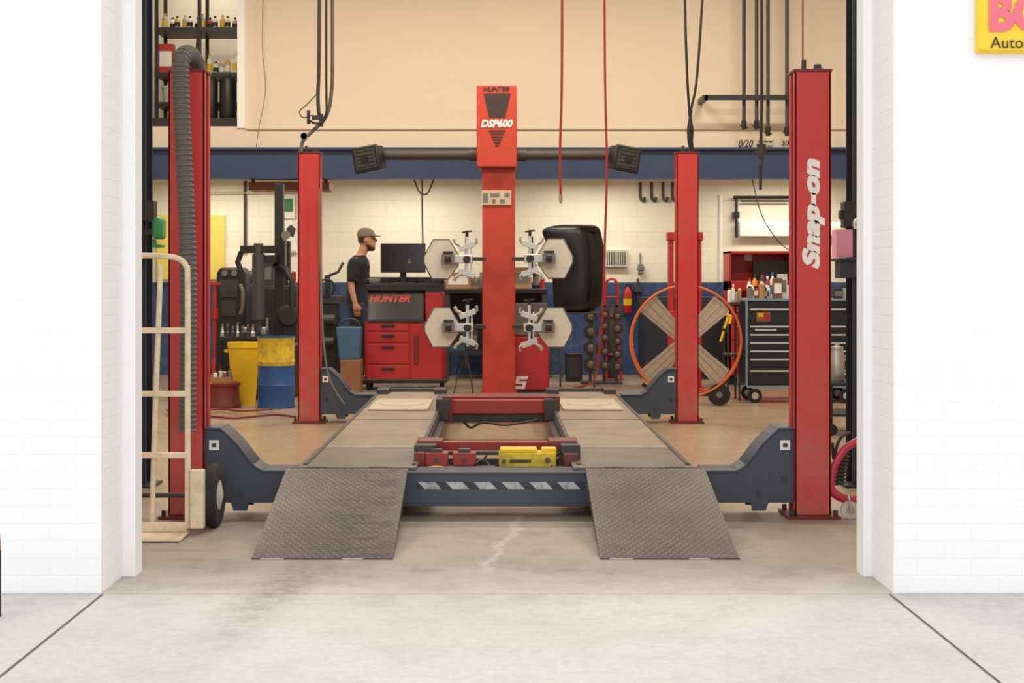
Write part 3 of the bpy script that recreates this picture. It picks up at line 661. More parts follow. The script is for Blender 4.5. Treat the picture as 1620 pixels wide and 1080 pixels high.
for i,(px,shp,h,a,c) in enumerate([(1154,'can',.14,WHT,REDH),(1160,'bottle',.18,PB2,WHT),(1165,'can',.12,SIL,BLK),(1170,'can',.14,CARD,WHT)]):
    nm={'can':'spray_can','bottle':'bottle','box':'carton'}[shp]
    bottle(X(px,Dc+.1),Z(478,Dc)+.001,Dc+.1,h,.02,a,c,'small shop supply container on the cart','supplies on the cart',nm,nm.replace('_',' '),shp)
solo('hand_clamp','yellow and black bar clamp hanging beside the fan','clamp',B().tube([P(1152,500,13.55),P(1140,540,13.55)],.012).tube([P(1150,497,13.55),P(1156,500,13.55),P(1154,512,13.55)],.015).tube([P(1143,520,13.55),P(1150,524,13.55)],.018,m=1),[YEL,BLK])

D=16.2
rc=thing('red_tool_cabinet','tall red tool cabinet with open lid and shelf','tool cabinet',(X(1204,D),D+.2,0))
part(rc,'body',B().bx(X(1153,D),X(1255,D),D+.38,D+.4,.12,Z(397,D)).bx(X(1153,D),X(1157,D),D,D+.4,.12,Z(397,D)).bx(X(1251,D),X(1255,D),D,D+.4,.12,Z(397,D)).bx(X(1153,D),X(1255,D),D,D+.4,Z(401,D),Z(397,D)).bx(X(1153,D),X(1255,D),D,D+.4,Z(460,D),Z(444,D)).bx(X(1153,D),X(1255,D),D,D+.38,.12,.9),[CAB],.004)
for i in range(4): 
    d=part(rc,'drawer',B().bx(X(1156,D),X(1252,D),D-.012,D-.001,.16+i*.18,.32+i*.18),CAB,.003); part(d,'handle',B().bx(X(1160,D),X(1248,D),D-.022,D-.013,.30+i*.18,.312+i*.18),SIL)
for px in (1160,1248):
    for yy in (D+.08,D+.32): part(rc,'caster',B().lathe([(.06,-.02),(.06,.02)],(X(px,D),yy,.06),'Y',16),RUB)
part(rc,'paper_notice',B().pb(1178,1190,402,412,D+.372,.003),WHT)
mo=thing('small_television','black small television inside the red cabinet','television',(X(1220,D),D+.15,Z(444,D)+.002))
part(mo,'base',B().bx(X(1210,D),X(1235,D),D+.08,D+.2,Z(444,D)+.002,Z(444,D)+.015),BLK); part(mo,'screen',B().pb(1192,1250,413,441,D+.12,.05).pb(1194,1248,415,439,D+.116,.003,1),[BLK,SCR],.004)

# ---------------- shop press
D=15.2
pr=thing('shop_press','red steel hydraulic shop press frame','hydraulic press',(X(1083,D),D+.05,0))
part(pr,'frame',B().bx(X(1058,D),X(1066,D),D,D+.12,0,Z(380,D)).bx(X(1102,D),X(1110,D),D,D+.12,0,Z(380,D)).bx(X(1056,D),X(1112,D),D-.02,D+.14,Z(380,D),Z(367,D)).bx(X(1058,D),X(1110,D),D-.02,D+.14,Z(505,D),Z(492,D)).bx(X(1052,D),X(1070,D),D-.2,D+.35,0,.05).bx(X(1098,D),X(1116,D),D-.2,D+.35,0,.05),CAB,.006)
part(pr,'ram',B().cyl(P(1084,380,D+.06),P(1084,430,D+.06),.05).cyl(P(1084,430,D+.06),P(1084,455,D+.06),.03,m=1),[REDD,SIL])
part(pr,'spring',B().tube([P(1072+3*math.cos(i),384+i*1.2,D+.03) for i in range(40)],.006,6),SIL)

# ---------------- brake discs on rack
D=16.3
rk=thing('disc_rack','dark freestanding rack with pegs for brake discs','rack',(X(952,D),16.45,0))
b=B()
for px in (935,957,977): b.bx(X(px,D)-.015,X(px,D)+.015,16.42,16.46,0.03,Z(483,D))
b.bx(X(923,D),X(985,D),16.42,16.46,Z(486,D),Z(482,D)).bx(X(920,D),X(985,D),16.3,16.6,0.0,.03)
part(rk,'frame',b,DGR)
proto=None
HI=M('hub_iron',(104,96,90),.45,metal=.5)
for ci,(px,lst) in enumerate(((935,[(501,11),(525,12),(551,12.5),(577,12)]),(957,[(498,8),(516,8),(534,8),(556,8),(578,9)]),(977,[(500,8),(520,9),(540,8),(560,8),(580,9)]))):
    for py,rr in lst:
        c=P(px,py,D); R=rr*D/F
        part(rk,'peg',B().cyl(c+Vector((0,.045,0)),c+Vector((0,.12,0)),.008,n=6),DGR)
        if proto is None:
            proto=thing('brake_disc','rusty dark brake disc hanging on a peg','brake disc',c,'brake discs on the rack'); 
            part(proto,'friction_ring',B().lathe([(.05,0),(.1,0),(.1,.03),(.05,.03)],c,'Y',24),ROTOR); part(proto,'hat',B().lathe([(.052,.02),(.05,-.03),(.03,-.04),(.012,-.04)],c,'Y',20),HI); proto.scale=(R/.1,)*3
        else:
            q=dup(proto,c); q.scale=(R/.1,)*3
D=17.1
hc=thing('red_hand_cart','red tubular gas bottle cart leaning by the wall','hand cart',(X(968,D),D,0))
part(hc,'frame',B().tube(spl([P(960,600,D),P(958,520,D),P(958,455,D),P(964,442,D),P(974,444,D),P(977,460,D),P(978,520,D),P(982,600,D)]),.016),CAB)
for py in (470,500,560): part(hc,'crossbar',B().tube([P(958,py,D),P(979,py,D)],.012),CAB)
part(hc,'toe_plate',B().bx(X(957,D),X(985,D),D-.15,D+.02,0,.015),REDD)
part(hc,'gas_bottle',B().lathe([(.06,0.016),(.065,.03),(.065,.75),(.03,.86),(.02,.95)],(X(969,D),D+.09,0)),DGR)
D=17.94
fe=thing('fire_extinguisher','red fire extinguisher mounted on the blue wall','fire extinguisher',P(993,495,D))
part(fe,'cylinder',B().lathe([(.05,0),(.055,.02),(.055,.26),(.03,.31),(.02,.33)],P(993,495,D)),CAB)
part(fe,'valve_handle',B().bx(X(990,D),X(999,D),D-.015,D+.015,Z(453,D)+.0,Z(449,D)).bx(X(990,D),X(996,D),D-.01,D+.06,Z(457,D),Z(452,D)),BLK)
part(fe,'discharge_hose',B().tube([P(996,452,D),P(1000,462,D),P(1000,480,D)],.012),BLK)
part(fe,'paper_label',B().lathe([(.0565,.1),(.0565,.18)],P(993,495,D)),YEL)
D=17.93
b=B().pb(957,993,395,422,D,.07)
for i in range(9): b.pb(960+i*3.5,961.5+i*3.5,398,419,D-.006,.005,1)
solo('wall_vent','slotted grey metal wall vent','vent',b,[LGR,DGR],.003)
solo('electrical_box','small white electrical box with thin conduit on wall','electrical box',B().pb(1010,1018,418,432,17.93,.07).pb(1012,1014,400,418,17.97,.03).pb(1008,1020,422,427,17.92,.01),GREY)
solo('air_regulator','dark air regulator with gauge on the blue wall','air regulator',B().pb(1003,1016,452,462,17.93,.07).pb(1008,1011,440,480,17.95,.05),DGR,.004)

# wheel balancer red base (with S mark)
D=15.2
wb=thing('wheel_balancer','red wheel balancer cabinet with white letter mark','wheel balancer',(X(842,D),D+.2,0))
part(wb,'body',B().bx(X(813,D),X(869,D),D,D+.4,.02,Z(532,D)),CAB,.015)
part(wb,'weight_tray',B().bx(X(810,D),X(870,D),D+.02,D+.42,Z(531.5,D),Z(518,D)).bx(X(812,D),X(868,D),D+.38,D+.42,Z(518,D),Z(480,D)),GREY,.01)
part(wb,'shaft',B().cyl((X(868,D),D+.25,.8),(X(885,D),D+.25,.8),.02).lathe([(.03,-.02),(.06,0),(.03,.03)],(X(885,D),D+.25,.8),'X',16),SIL)
SW=M('emblem_white',(250,250,248),.5,var=.01)
b=B().ppx([(817,595),(836,595),(834,600),(822,600),(821,603),(833,603),(830,615),(813,615),(814,611),(826,611),(827,607),(815,607)],D-.006,.003)
part(wb,'emblem',b,SW)
part(wb,'foot',B().bx(X(814,D),X(870,D),D-.02,D+.42,0,.02),BLK)
solo('red_ramp_block','low dark red steel wheel block on the floor','wheel chock',B().prism([(0,0),(.3,0),(.3,.05),(.22,.08),(.05,.08)],(X(862,14.7),14.7,0),(1,0,0),(0,0,1),(0,1,0),.22),REDD,.006)
D=17.3
ld=thing('step_ladder','dark green folding step ladder by the wall','ladder',(X(882,D),D,0))
for a,c in ((872,876),(891,887)): part(ld,'rail',B().tube([(X(a,D),D+.1,0.01),(X(c,D),D+.3,.7)],.012),DGRN)
for i in range(3):
    f=(i+1)/4; part(ld,'step',B().bx(X(872+4*f,D),X(891-4*f,D),D+.1+.2*f-.03,D+.1+.2*f+.03,f*.7-.01,f*.7+.01),DGRN)
D=17.0
wbn=thing('workbench','dark steel workbench with cluttered top against wall','workbench',(X(790,D),D+.35,0))
zb=Z(457,D)
part(wbn,'worktop',B().bx(X(702,D),X(866,D),D,D+.8,zb-.05,zb),BLK,.004)
for a in (704,858):
    for yy in (D+.02,D+.7): part(wbn,'leg',B().bx(X(a,D),X(a+7,D),yy,yy+.06,0,zb-.05),DGR)
part(wbn,'lower_shelf',B().bx(X(704,D),X(865,D),D+.05,D+.7,.3,.34),NAVY); part(wbn,'back_panel',B().bx(X(704,D),X(865,D),D+.76,D+.78,.34,zb-.05),NAVY)
for px,h,r,a,c,nm,shp in ((725,.2,.15,CARD,WHT,'carton','box'),(752,.14,.07,CARD,GREY,'carton','box'),(825,.26,.12,CARD,GREY,'carton','box'),(848,.3,.04,BLK,GREY,'bottle','bottle'),(858,.15,.03,REDH,WHT,'spray_can','can')):
    bottle(X(px,D+.4),zb+.001,D+.4,h,r,a,c,'shop container standing on the workbench','clutter on the workbench',nm,nm.replace('_',' '),shp)
for px,h,r,a,c,nm,shp in ((720,.3,.12,BLUK,BLK,'carton','box'),(748,.25,.06,DGR,GREY,'carton','box'),(838,.32,.12,BLK,GREY,'bucket','bucket')):
    bottle(X(px,D+.3),.341,D+.3,h,r,a,c,'dark container on the lower workbench shelf','clutter under the workbench',nm,nm,shp)
lp=thing('laptop','black laptop open on the workbench','laptop',(X(770,D),D+.1,zb+.001))
part(lp,'keyboard_base',B().bx(X(758,D),X(786,D),D+.02,D+.22,zb+.001,zb+.02),BLK,.003); part(lp,'screen',B().prism([(D+.2,zb+.02),(D+.27,zb+.2),(D+.28,zb+.2),(D+.21,zb+.02)],(X(758,D),0,0),(0,1,0),(0,0,1),(1,0,0),.21),SCR)
solo('black_crate','black plastic crate on the floor near wall','crate',B().bx(X(896,16.8),X(921,16.8),16.8,17.1,0,.33).bx(X(899,16.8),X(918,16.8),16.79,16.8,.05,.28,1),[BLK,DGR],.008)

# ---------------- wall pipes, lamp
def pipe(name,label,cat,pts,r,mat,k=0,group=None,n=8): return solo(name,label,cat,B().tube(spl(pts,k) if k else pts,r,n),mat,group=group)
D=17.98
for px in (1013,1031,1049,1064):
    pipe('pipe_hook','short dark pipe bracket hanging on the wall','pipe',[P(px,288,D),P(px,312,D),P(px+5,318,D-.02),P(px+7,312,D-.04)],.018,DGR,4,'pipe hooks on wall')
pipe('wall_conduit','white vertical conduit on the block wall','pipe',[P(1140,308,D),P(1140,446,D)],.02,WHT)
pipe('wall_conduit','thin grey vertical conduit on the block wall','pipe',[P(388,286,D),P(388,400,D)],.02,DGR)
pipe('wall_conduit','thin cream conduit running along the block wall','pipe',[P(325,306,D),P(470,304,D)],.02,CONDT)
D=17.9
solo('wall_bracket','black angled pipe bracket frame on the wall','bracket',B().tube([P(1160,312,D),P(1250,312,D)],.02).tube([P(1165,312,D),P(1165,376,D)],.02).tube([P(1172,318,D),P(1250,318,D)],.012).bx(X(1160,D),X(1170,D),D,D+.095,Z(345,D),Z(335,D)),BLK)
wl=thing('wall_light','long white fluorescent light fitting on the wall','lamp',P(1250,374,D-.06))
part(wl,'housing',B().pb(1170,1338,350,374,D-.02,.115),WHT,.01); part(wl,'light_tube',B().cyl(P(1174,354,D-.04),P(1334,354,D-.04),.012),TUBE)
solo('yellow_board','bright yellow board fixed on the back wall','board',B().pb(248,355,340,442,17.94,.055),M('yellow_board',(230,208,96),.6,var=.05),.003)
solo('poster','green and white poster on the back wall','poster',B().pb(443,466,310,345,17.96,.038).pb(446,463,314,335,17.955,.004,1),[WHT,M('poster_green',(60,120,80),.6)])
ps=solo('poster','white paper poster with dark drawing','poster',B().pb(449,470,348,400,17.96,.038).ppx([(453,362),(460,355),(468,362),(464,375),(456,372)],17.955,.004,1),[WHT,DGR])
txt(ps,'CALVIN',P(459,398,17.953),.14,.03,DGR)
hs=thing('hanging_shelf','brown wooden shelf board hung beneath the loft','shelf',P(457,301,16.7))
part(hs,'board',B().pb(393,521,288,301,16.55,.4),WOOD,.004)
for px in (400,515): part(hs,'hanger',B().bx(X(px,16.6)-.02,X(px,16.6)+.02,16.6,16.64,Z(288,16.55),2.5),DGR)

# ---------------- loft storage
D=16.9
sx0,sx1=-4.06,-3.03
st=thing('storage_shelf','dark metal storage shelving unit in the loft','shelf',((sx0+sx1)/2,17.15,2.701))
for xx in (sx0,-3.55,sx1-.04):
    for yy in (16.9,17.36): part(st,'upright',B().bx(xx,xx+.04,yy,yy+.04,2.701,4.95),BLK)
shz=[Z(50,D),Z(121,D),Z(168,D),Z(197,D)]
for z in shz: part(st,'shelf_board',B().bx(sx0,sx1,16.89,17.41,z,z+.05),BLK)
part(st,'brace',B().tube([(-3.57,16.88,3.75),(-3.5,16.88,4.9)],.01),DGR)
OILS=[M('oil_grey',(180,176,168),.4),M('oil_gold',(214,180,90),.4),M('oil_red',(180,46,40),.4),WHT]
zz=shz[0]+.051
for i in range(13):
    bottle(sx0+.1+i*.075,zz,17.0+(i%2)*.08,.15+.03*(i%3==0),.034,OILS[[0,3,1,0,3,3,0,2,3,1,3,0,3][i]],BLK if i%3 else YEL,'small oil bottle on the loft shelf','oil bottles on the loft shelves')
zz=shz[1]+.051
bottle(sx0+.1,zz,17.1,.36,.09,OILS[2],WHT,'red and white carton on the loft shelf','loft cartons','carton','carton','box')
bottle(sx0+.28,zz,17.1,.16,.08,AMB,WHT,'amber carton on the loft shelf','loft cartons','carton','carton','box')
for i,(dx,h) in enumerate(((.4,.24),(.475,.24),(.55,.2),(.625,.24),(.7,.15),(.77,.15),(.84,.2),(.94,.26))):
    bottle(sx0+dx,zz,17.05,h,.033 if i<7 else .06,OILS[[0,1,2,3,3,0,1,3][i]],[BLK,WHT,WHT,YEL][i%4],'oil bottle on the loft shelf','oil bottles on the loft shelves','bottle' if i<7 else 'jug','bottle' if i<7 else 'jug','bottle' if i<7 else 'jug')
zz=shz[2]+.051
bottle(sx0+.15,zz,17.15,.2,.12,LGR,WHT,'white plastic bucket on the loft shelf','loft buckets','bucket','bucket','bucket')
bottle(sx0+.36,zz,17.1,.14,.05,AMB,BLK,'amber jug on the loft shelf','loft jugs','jug','jug','jug')
bottle(-3.38,shz[3]+.051,16.76,.5,.1,BLK,DGR,'black cylindrical tank in the loft','loft tanks','tank','tank','tank')
bottle(-3.16,shz[3]+.051,16.76,.5,.1,BLK,DGR,'black cylindrical tank in the loft','loft tanks','tank','tank','tank')
solo('ledge_board','dark board carrying the tanks in the loft opening','shelf',B().bx(sx0,sx1,16.63,16.88,2.7,shz[3]+.05),BLK)

# ---------------- hanging things
D=12.07
pipe('air_hose','black air hose hanging from ceiling to post','hose',[UP(505,D),P(505,60,D),P(503,150,D),P(505,185,D)],.016,DGR,8)
pipe('air_hose','grey air hose looping down onto the post','hose',[UP(524,D),P(526,60,D),P(524,150,D),P(515,185,D),P(497,205,D),P(480,222,D),P(476,240,D-.02)],.016,HOSE,8)
pipe('air_hose','thin black air hose hanging beside the post','hose',[UP(516,D-.06),P(516,100,D-.06),P(516,180,D-.06),P(503,195,D-.06),P(488,190,D-.06)],.01,BLK,8)
pipe('thin_cable','thin dark wire curling beside the hanging hoses','cable',[P(500,150,D-.1),P(486,165,D-.1),P(474,176,D-.1),P(480,186,D-.1),P(494,182,D-.1)],.005,BLK,8)
v=thing('air_valve','brass and steel air valve fitting hanging on hoses','valve',P(500,205,D))
part(v,'valve_body',B().bx(X(494,D),X(512,D),D-.04,D-.02,Z(190,D),Z(183,D)).cyl(P(488,175,D-.03),P(488,196,D-.03),.014).cyl(P(508,180,D-.03),P(508,200,D-.03),.018),DGR)
part(v,'pressure_gauge',B().lathe([(.03,-.05),(.033,-.04),(.033,-.02)],P(482,216,D),'Y',18).lathe([(.027,-.052),(.0,-.052)],P(482,216,D),'Y',18,1),[SIL,GREY])
pipe('power_cable','black cable hanging from ceiling to post','cable',[UP(1076,D),P(1085,60,D),P(1091,185,D)],.011,BLK,6)
pipe('power_cable','black cable hanging from ceiling to post','cable',[UP(1130,D),P(1106,80,D),P(1094,170,D),P(1092,190,D)],.011,BLK,6)
cg=solo('cable_grip','black mesh cable grip above the post top','cable grip',B().tube([P(1092,182,D-.03),P(1092,205,D-.03),P(1092,225,D-.03),P(1095,240,D-.03)],[.01,.03,.024,.02]),BLK)
o=pipe('air_hose','red air hose hanging straight from the ceiling','hose',[UP(889,13),P(889,100,13),P(886,240,13),P(887,310,13)],.012,REDH,6)
part(o,'coupler',B().cyl(P(887,308,13),P(887,318,13),.018,n=8).cyl(P(887,316,13),P(887,322,13),.012,n=8),SIL)
pipe('air_hose','long red air hose hanging down to the floor','hose',[UP(955,13.2),P(957,100,13.2),P(960,260,13.2),P(957,380,13.2),P(953,500,13.2),P(945,580,13.4),P(935,606,14.0),P(905,614,15.0)],.011,REDH,8)
pipe('thin_cable','thin dark red cable against the upper wall','cable',[UP(1270,15.5),P(1270,100,15.5)],.01,REDD)
pipe('thin_cable','thin drooping wire against the cream wall','cable',[UP(420,16.4),P(415,60,16.4),P(420,140,16.4),P(410,200,16.4),P(405,235,16.35)],.004,DGR,8)
pipe('loop_cable','dark looped cable below the blue beam','cable',[P(655,284,16.4),P(664,304,16.4),P(676,306,16.4),P(686,284,16.4)],.01,DGR,6)
pipe('drop_cable','long dark cable hanging below the blue beam','cable',[P(668,284,16.42),P(668,330,16.42),P(669,390,16.42)],.009,DGR,4)
D=16.2
for px,yb in ((1177,205),(1197,205),(1215,215),(1245,215)):
    o=pipe('oil_pipe','dark vertical oil supply pipe on upper wall','pipe',[UP(px,D),P(px,yb-14,D)],.021,DGR,0,'oil supply pipes')
    part(o,'nozzle',B().cyl(P(px,yb-14,D),P(px,yb,D),.034,.026,n=10).tube([P(px-6,yb-6,D),P(px+6,yb-3,D)],.01),BLK)
solo('pipe_rail','black horizontal rail across the supply pipes','rail',B().pb(1115,1256,150,158,16.1,.04).pb(1112,1120,150,158,16.1,.4),BLK)
lb=solo('pipe_label','pale strip with handwritten fluid labels','label',B().pb(1164,1256,219,235,16.47,.03),CREAMW)
DL=16.466
txt(lb,'0/20',P(1180,227,DL),.17,.09,BLK,shear=.3,bold=.02); txt(lb,'5/30',P(1245,226,DL),.12,.06,BLK,shear=.3,bold=.02); txt(lb,'Power',P(1212,223,DL),.18,.04,BLK,shear=.2,bold=.02); txt(lb,'Fluid',P(1215,231,DL),.12,.04,BLK,shear=.2,bold=.02)
D=12.6
o=pipe('grease_hose','black hanging hose with a nozzle','hose',[UP(1203,D),P(1205,100,D),P(1204,215,D),P(1203,300,D)],.014,BLK,6)
part(o,'nozzle',B().cyl(P(1204,228,D),P(1204,250,D),.04,.03).tube([P(1194,240,D),P(1204,246,D),P(1212,236,D)],.012).cyl(P(1204,250,D),P(1203,262,D),.02),DGR)
pipe('thin_cable','thin black wire drooping from the beam','cable',[P(1190,284,16.4),P(1205,340,16.4),P(1230,380,16.4),P(1250,397,16.4)],.006,BLK,8)

# ---------------- side columns
def sidecol(x0,x1,D,lb):
    t=thing('steel_column',lb,'column',((x0+x1)/2,D+.08,0))
    part(t,'web',B().bx((x0+x1)/2-.006,(x0+x1)/2+.006,D+.012,D+.148,.015,5.39),NAVY)
    part(t,'flange',B().bx(x0,x1,D,D+.012,.015,5.39),NAVY); part(t,'flange',B().bx(x0,x1,D+.148,D+.16,.015,5.39),NAVY)
    part(t,'base_plate',B().bx(x0-.05,x1+.05,D-.04,D+.2,0,.015),NAVY); return t
sidecol(X(196,8.3),X(231,8.3),8.3,'dark navy steel column beside the doorway')
sidecol(X(1349,8.3),X(1386,8.3),8.3,'dark navy steel column beside the doorway')
pipe('thin_cable','thin cable running down the steel column','cable',[UP(208,8.27),P(212,200,8.27),P(217,300,8.27),P(214,420,8.27),P(218,600,8.27)],.007,BLK,6)
solo('control_box','black electrical control box on the steel column','control box',B().pb(221,243,317,350,8.2,.098).cyl(P(228,350,8.27),P(228,420,8.27),.012,n=8),BLK,.006)
gr=thing('wall_dispenser','small green plastic dispenser box beside the column','dispenser',P(247,395,8.2))
part(gr,'housing',B().pb(240,256,343,378,8.17,.12),GRN,.02)
part(gr,'drip_tray',B().pb(240,255,386,391,8.15,.1).pb(240,244,378,391,8.2,.06),GRN,.006)
part(gr,'mounting_arm',B().pb(229,241,362,370,8.25,.048),BLK)
solo('control_box','black control box on the steel column','control box',B().pb(1336,1362,318,360,8.2,.098).pb(1330,1342,332,346,8.22,.06),BLK,.006)
solo('tray_box','dark tray box with narrow shelf on the column','tray',B().pb(1330,1366,412,440,8.15,.148).pb(1326,1366,408,413,8.12,.178),NAVY,.006)
solo('paper_sheet','pink paper sheet taped on the column','paper',B().pb(1323,1349,363,407,8.19,.108),PNK)
D=7.25
eh=thing('engine_hoist','red engine hoist with spring and casters','engine hoist',(X(1352,D),D+.1,0))
part(eh,'mast',B().tube([P(1362,795,D+.1),P(1362,352,D+.1)],.013,10),CAB)
part(eh,'boom_hook',B().tube(spl([P(1362,352,D+.1),P(1358,346,D+.1),P(1352,352,D+.1),P(1353,362,D+.1)]),.009),SIL)
HP=M('hoist_pink_red',(186,40,66),.4,dirt=.3)
part(eh,'leg',B().tube(spl([P(1315,760,D),P(1320,738,D),P(1335,712,D),P(1352,700,D),P(1372,690,D)]),.02,10),HP)
part(eh,'leg',B().tube(spl([P(1314,774,D),P(1327,785,D),P(1345,790,D),P(1375,786,D)]),.022,10),HP)
part(eh,'pivot',B().tube([P(1315,758,D),P(1314,778,D)],.02),HP)
part(eh,'spring',B().tube([P(1334+9*math.cos(i*.9)-i*.12,716+i*.85,D+.03+.03*math.sin(i*.9)) for i in range(60)],.007,6),DGR)
part(eh,'chain',B().tube(spl([P(1317,700,D+.05),P(1319,725,D+.05),P(1324,705,D+.05),P(1332,690,D+.05),P(1345,684,D+.05)]),.008),DGR)
for px,yy in ((1342,7.22),(1388,7.5)):
    c=part(eh,'caster',B().lathe([(.03,-.015),(.045,-.012),(.045,.012),(.03,.015)],(X(px,D),yy,.045),'Y',20).lathe([(.02,-.02),(.02,.02)],(X(px,D),yy,.045),'Y',12,1).tube([(X(px,D),yy-.028,.045),(X(px,D)-.01,yy-.028,.1),(X(px,D)-.01,yy,.115)],.008,m=1),[LGR,SIL])
D=11.0
lc=thing('low_cart','black low service cart with shelf','cart',(X(1345,D),D+.2,0))
part(lc,'shelf',B().pb(1312,1400,606,611,D,.5),BLK); part(lc,'shelf',B().pb(1312,1400,655,659,D,.5),BLK)
for px in (1316,1396):
    for yy in (D+.03,D+.47): part(lc,'upright',B().tube([(X(px,D),yy,Z(606,D)),(X(px,D),yy,.08)],.014),BLK)
for px in (1317,1395):
    for yy in (D+.03,D+.46): part(lc,'caster',B().lathe([(.045,-.015),(.045,.015)],(X(px,D),yy,.045),'Y',14),RUB)
zb=Z(606,D)+.001
cn=thing('steel_canister','shiny stainless steel fluid canister on the cart','canister',(X(1334,D),D+.2,zb))
part(cn,'body',B().lathe([(.055,0),(.06,.01),(.06,.2),(.045,.24),(.045,.25)],(X(1334,D),D+.2,zb),n=24),SIL); part(cn,'lid',B().lathe([(.05,.25),(.05,.27),(.02,.28),(.02,.3)],(X(1334,D),D+.2,zb)),SIL); part(cn,'handle',B().tube(spl([(X(1334,D)+.06,D+.2,zb+.2),(X(1334,D)+.1,D+.2,zb+.17),(X(1334,D)+.1,D+.2,zb+.08),(X(1334,D)+.06,D+.2,zb+.05)]),.008),SIL)

# ---------------- hand truck
D=6.78
ht=thing('hand_truck','worn cream hand truck with pneumatic wheels','hand truck',(X(250,D),D,0))
xr,xm,xl=X(297,D),X(249,D),X(196,D)
part(ht,'frame',B().tube(spl([(xr,D,.03),(xr,D,.6),(xr,D,1.2),(xr-.01,D,1.28),(xr-.05,D,1.315),(xr-.12,D,1.325),(xl,D,1.33)],6),.014,10),CREAM)
part(ht,'rail',B().tube([(xl,D,.03),(xl,D,1.33)],.014,10),CREAM)
part(ht,'rail',B().tube(spl([(xm-.03,D+.01,.03),(xm-.012,D+.01,.6),(xm+.01,D+.01,1.2),(xm+.01,D+.01,1.29)],6),.013,10),CREAM)
for py in (522,622,719): part(ht,'crossbar',B().bx(xl,xr,D-.02,D+.005,Z(py+5,D),Z(py-4,D)),CREAM,.004)
part(ht,'toe_plate',B().bx(xl-.02,xr+.01,D-.22,D+.02,.004,.014).bx(xl,xr,D-.02,D-.008,.014,.06),CREAM,.003)
part(ht,'axle_bracket',B().bx(xr+.015,xr+.08,D-.03,D+.02,.03,.31).bx(xr-.01,xr+.02,D-.01,D+.2,.12,.18),CREAM,.006)
for xx in (xr+.085,xl-.1):
    w=part(ht,'wheel',B().lathe([(.09,-.03),(.13,-.036),(.15,-.028),(.156,0),(.15,.028),(.13,.036),(.09,.03)],(xx,D+.19,.157),'X',36),RUB)
    part(w,'hub',B().lathe([(.02,-.045),(.09,-.025),(.09,.025),(.02,.045)],(xx,D+.19,.157),'X',24),LGR)
part(ht,'axle',B().cyl((xl-.1,D+.19,.157),(xr+.1,D+.19,.157),.012),DGR)

pts=spl([P(318,150,7.6),P(312,105,7.5),P(300,86,7.3),P(288,92,7.12),P(286,130,7.1),P(290,230,7.1),P(295,340,7.1),P(298,460,7.1),P(297,580,7.1),P(296,684,7.1)],40)
step=.0065; out=[pts[0]]; rem=step
for i in range(len(pts)-1):
    seg=(pts[i+1]-pts[i]); Lh=seg.length; pos=0
    while Lh-pos>=rem: pos+=rem; out.append(pts[i]+seg*(pos/Lh)); rem=step
    rem-=(Lh-pos)
rs=[.045 if (i//2)%2 else .038 for i in range(len(out))]
solo('exhaust_hose','grey corrugated exhaust hose draped over the post','hose',B().tube(out,rs,14),HOSE)

# ---------------- left clutter
D=13.45
bl=thing('oil_drum','blue steel drum with yellow painted top','barrel',(X(437,D),D,0))
cx=X(437,D)
part(bl,'drum_body',B().lathe([(.17,0),(.178,.01),(.172,.03),(.172,.2),(.18,.215),(.172,.23),(.172,.4)],(cx,D,0),n=32),BLU)
part(bl,'upper_band',B().lathe([(.172,.4),(.172,.42),(.18,.435),(.172,.45),(.172,.63),(.18,.66)],(cx,D,0),n=32),YELD)
part(bl,'lid',B().lathe([(.18,.66),(.178,.672),(.165,.672),(.165,.66)],(cx,D,0),n=32).cyl((cx+.08,D-.05,.66),(cx+.08,D-.05,.68),.03),BLU)
D=13.8; cx=X(386,D)
bn=thing('waste_bin','yellow plastic waste bin on the floor','bin',(cx,D,0))
part(bn,'bin_body',B().lathe([(.11,0),(.15,.55),(.16,.55),(.16,.6),(.145,.6),(.11,.03)],(cx,D,0),n=28),YEL)
for sx in (-1,1): part(bn,'handle',B().box((cx+sx*.165,D,.515),(.04,.08,.03)),YEL,.005)
D=13.45; cx=X(352,D)
solo('drain_base','dark red low round stepped steel base','drain pan',B().lathe([(.175,0),(.175,.04),(.16,.06),(.155,.2),(.17,.21),(.17,.235),(.15,.24)],(cx,D,0),n=28),REDD)
solo('parts_tray','open cardboard tray of supplies on the round base','tray',B().bx(cx-.09,cx+.09,D-.07,D+.07,.2405,.25).bx(cx-.09,cx+.09,D-.07,D-.065,.25,.29).bx(cx-.09,cx+.09,D+.065,D+.07,.25,.29),CARD)
for i,(dx,a,c) in enumerate(((-.065,WHT,REDH),(-.02,PB2,BLUK),(.025,BRN,WHT),(.065,GREY,REDH))):
    bottle(cx+dx,.2505,D-.02+.04*(i%2),.09+.02*(i%2),.02,a,c,'small supply bottle on the round base','bottles on the round base','spray_can','spray can','can')
D=14.85; cx=X(340,D)
rs_=thing('jack_stand','thin red tripod jack stand','jack stand',(cx,D,0))
part(rs_,'pole',B().cyl((cx,D,.25),(cx,D,1.15),.02).cyl((cx,D,.8),(cx,D,.9),.035).bx(cx-.06,cx+.06,D-.03,D+.03,1.15,1.18),CAB)
for i in range(3):
    a=2*math.pi*i/3+.5; part(rs_,'leg',B().tube([(cx,D,.4),(cx+.17*math.cos(a),D+.17*math.sin(a),0.01)],.016),CAB)
D=15.3
ac=thing('service_machine','black wheeled refrigerant service machine with gauges','service machine',(X(365,D),D+.2,0))
part(ac,'housing',B().prism([(X(342,D),.12),(X(388,D),.12),(X(388,D),Z(430,D)),(X(382,D),Z(423,D)),(X(348,D),Z(423,D)),(X(342,D),Z(432,D))],(0,D,0),(1,0,0),(0,0,1),(0,1,0),.35),BLK,.025)
part(ac,'front_panel',B().pb(348,376,442,470,D-.01,.009),DGR,.005); part(ac,'lower_panel',B().pb(350,374,476,500,D-.01,.009),DGR,.005)
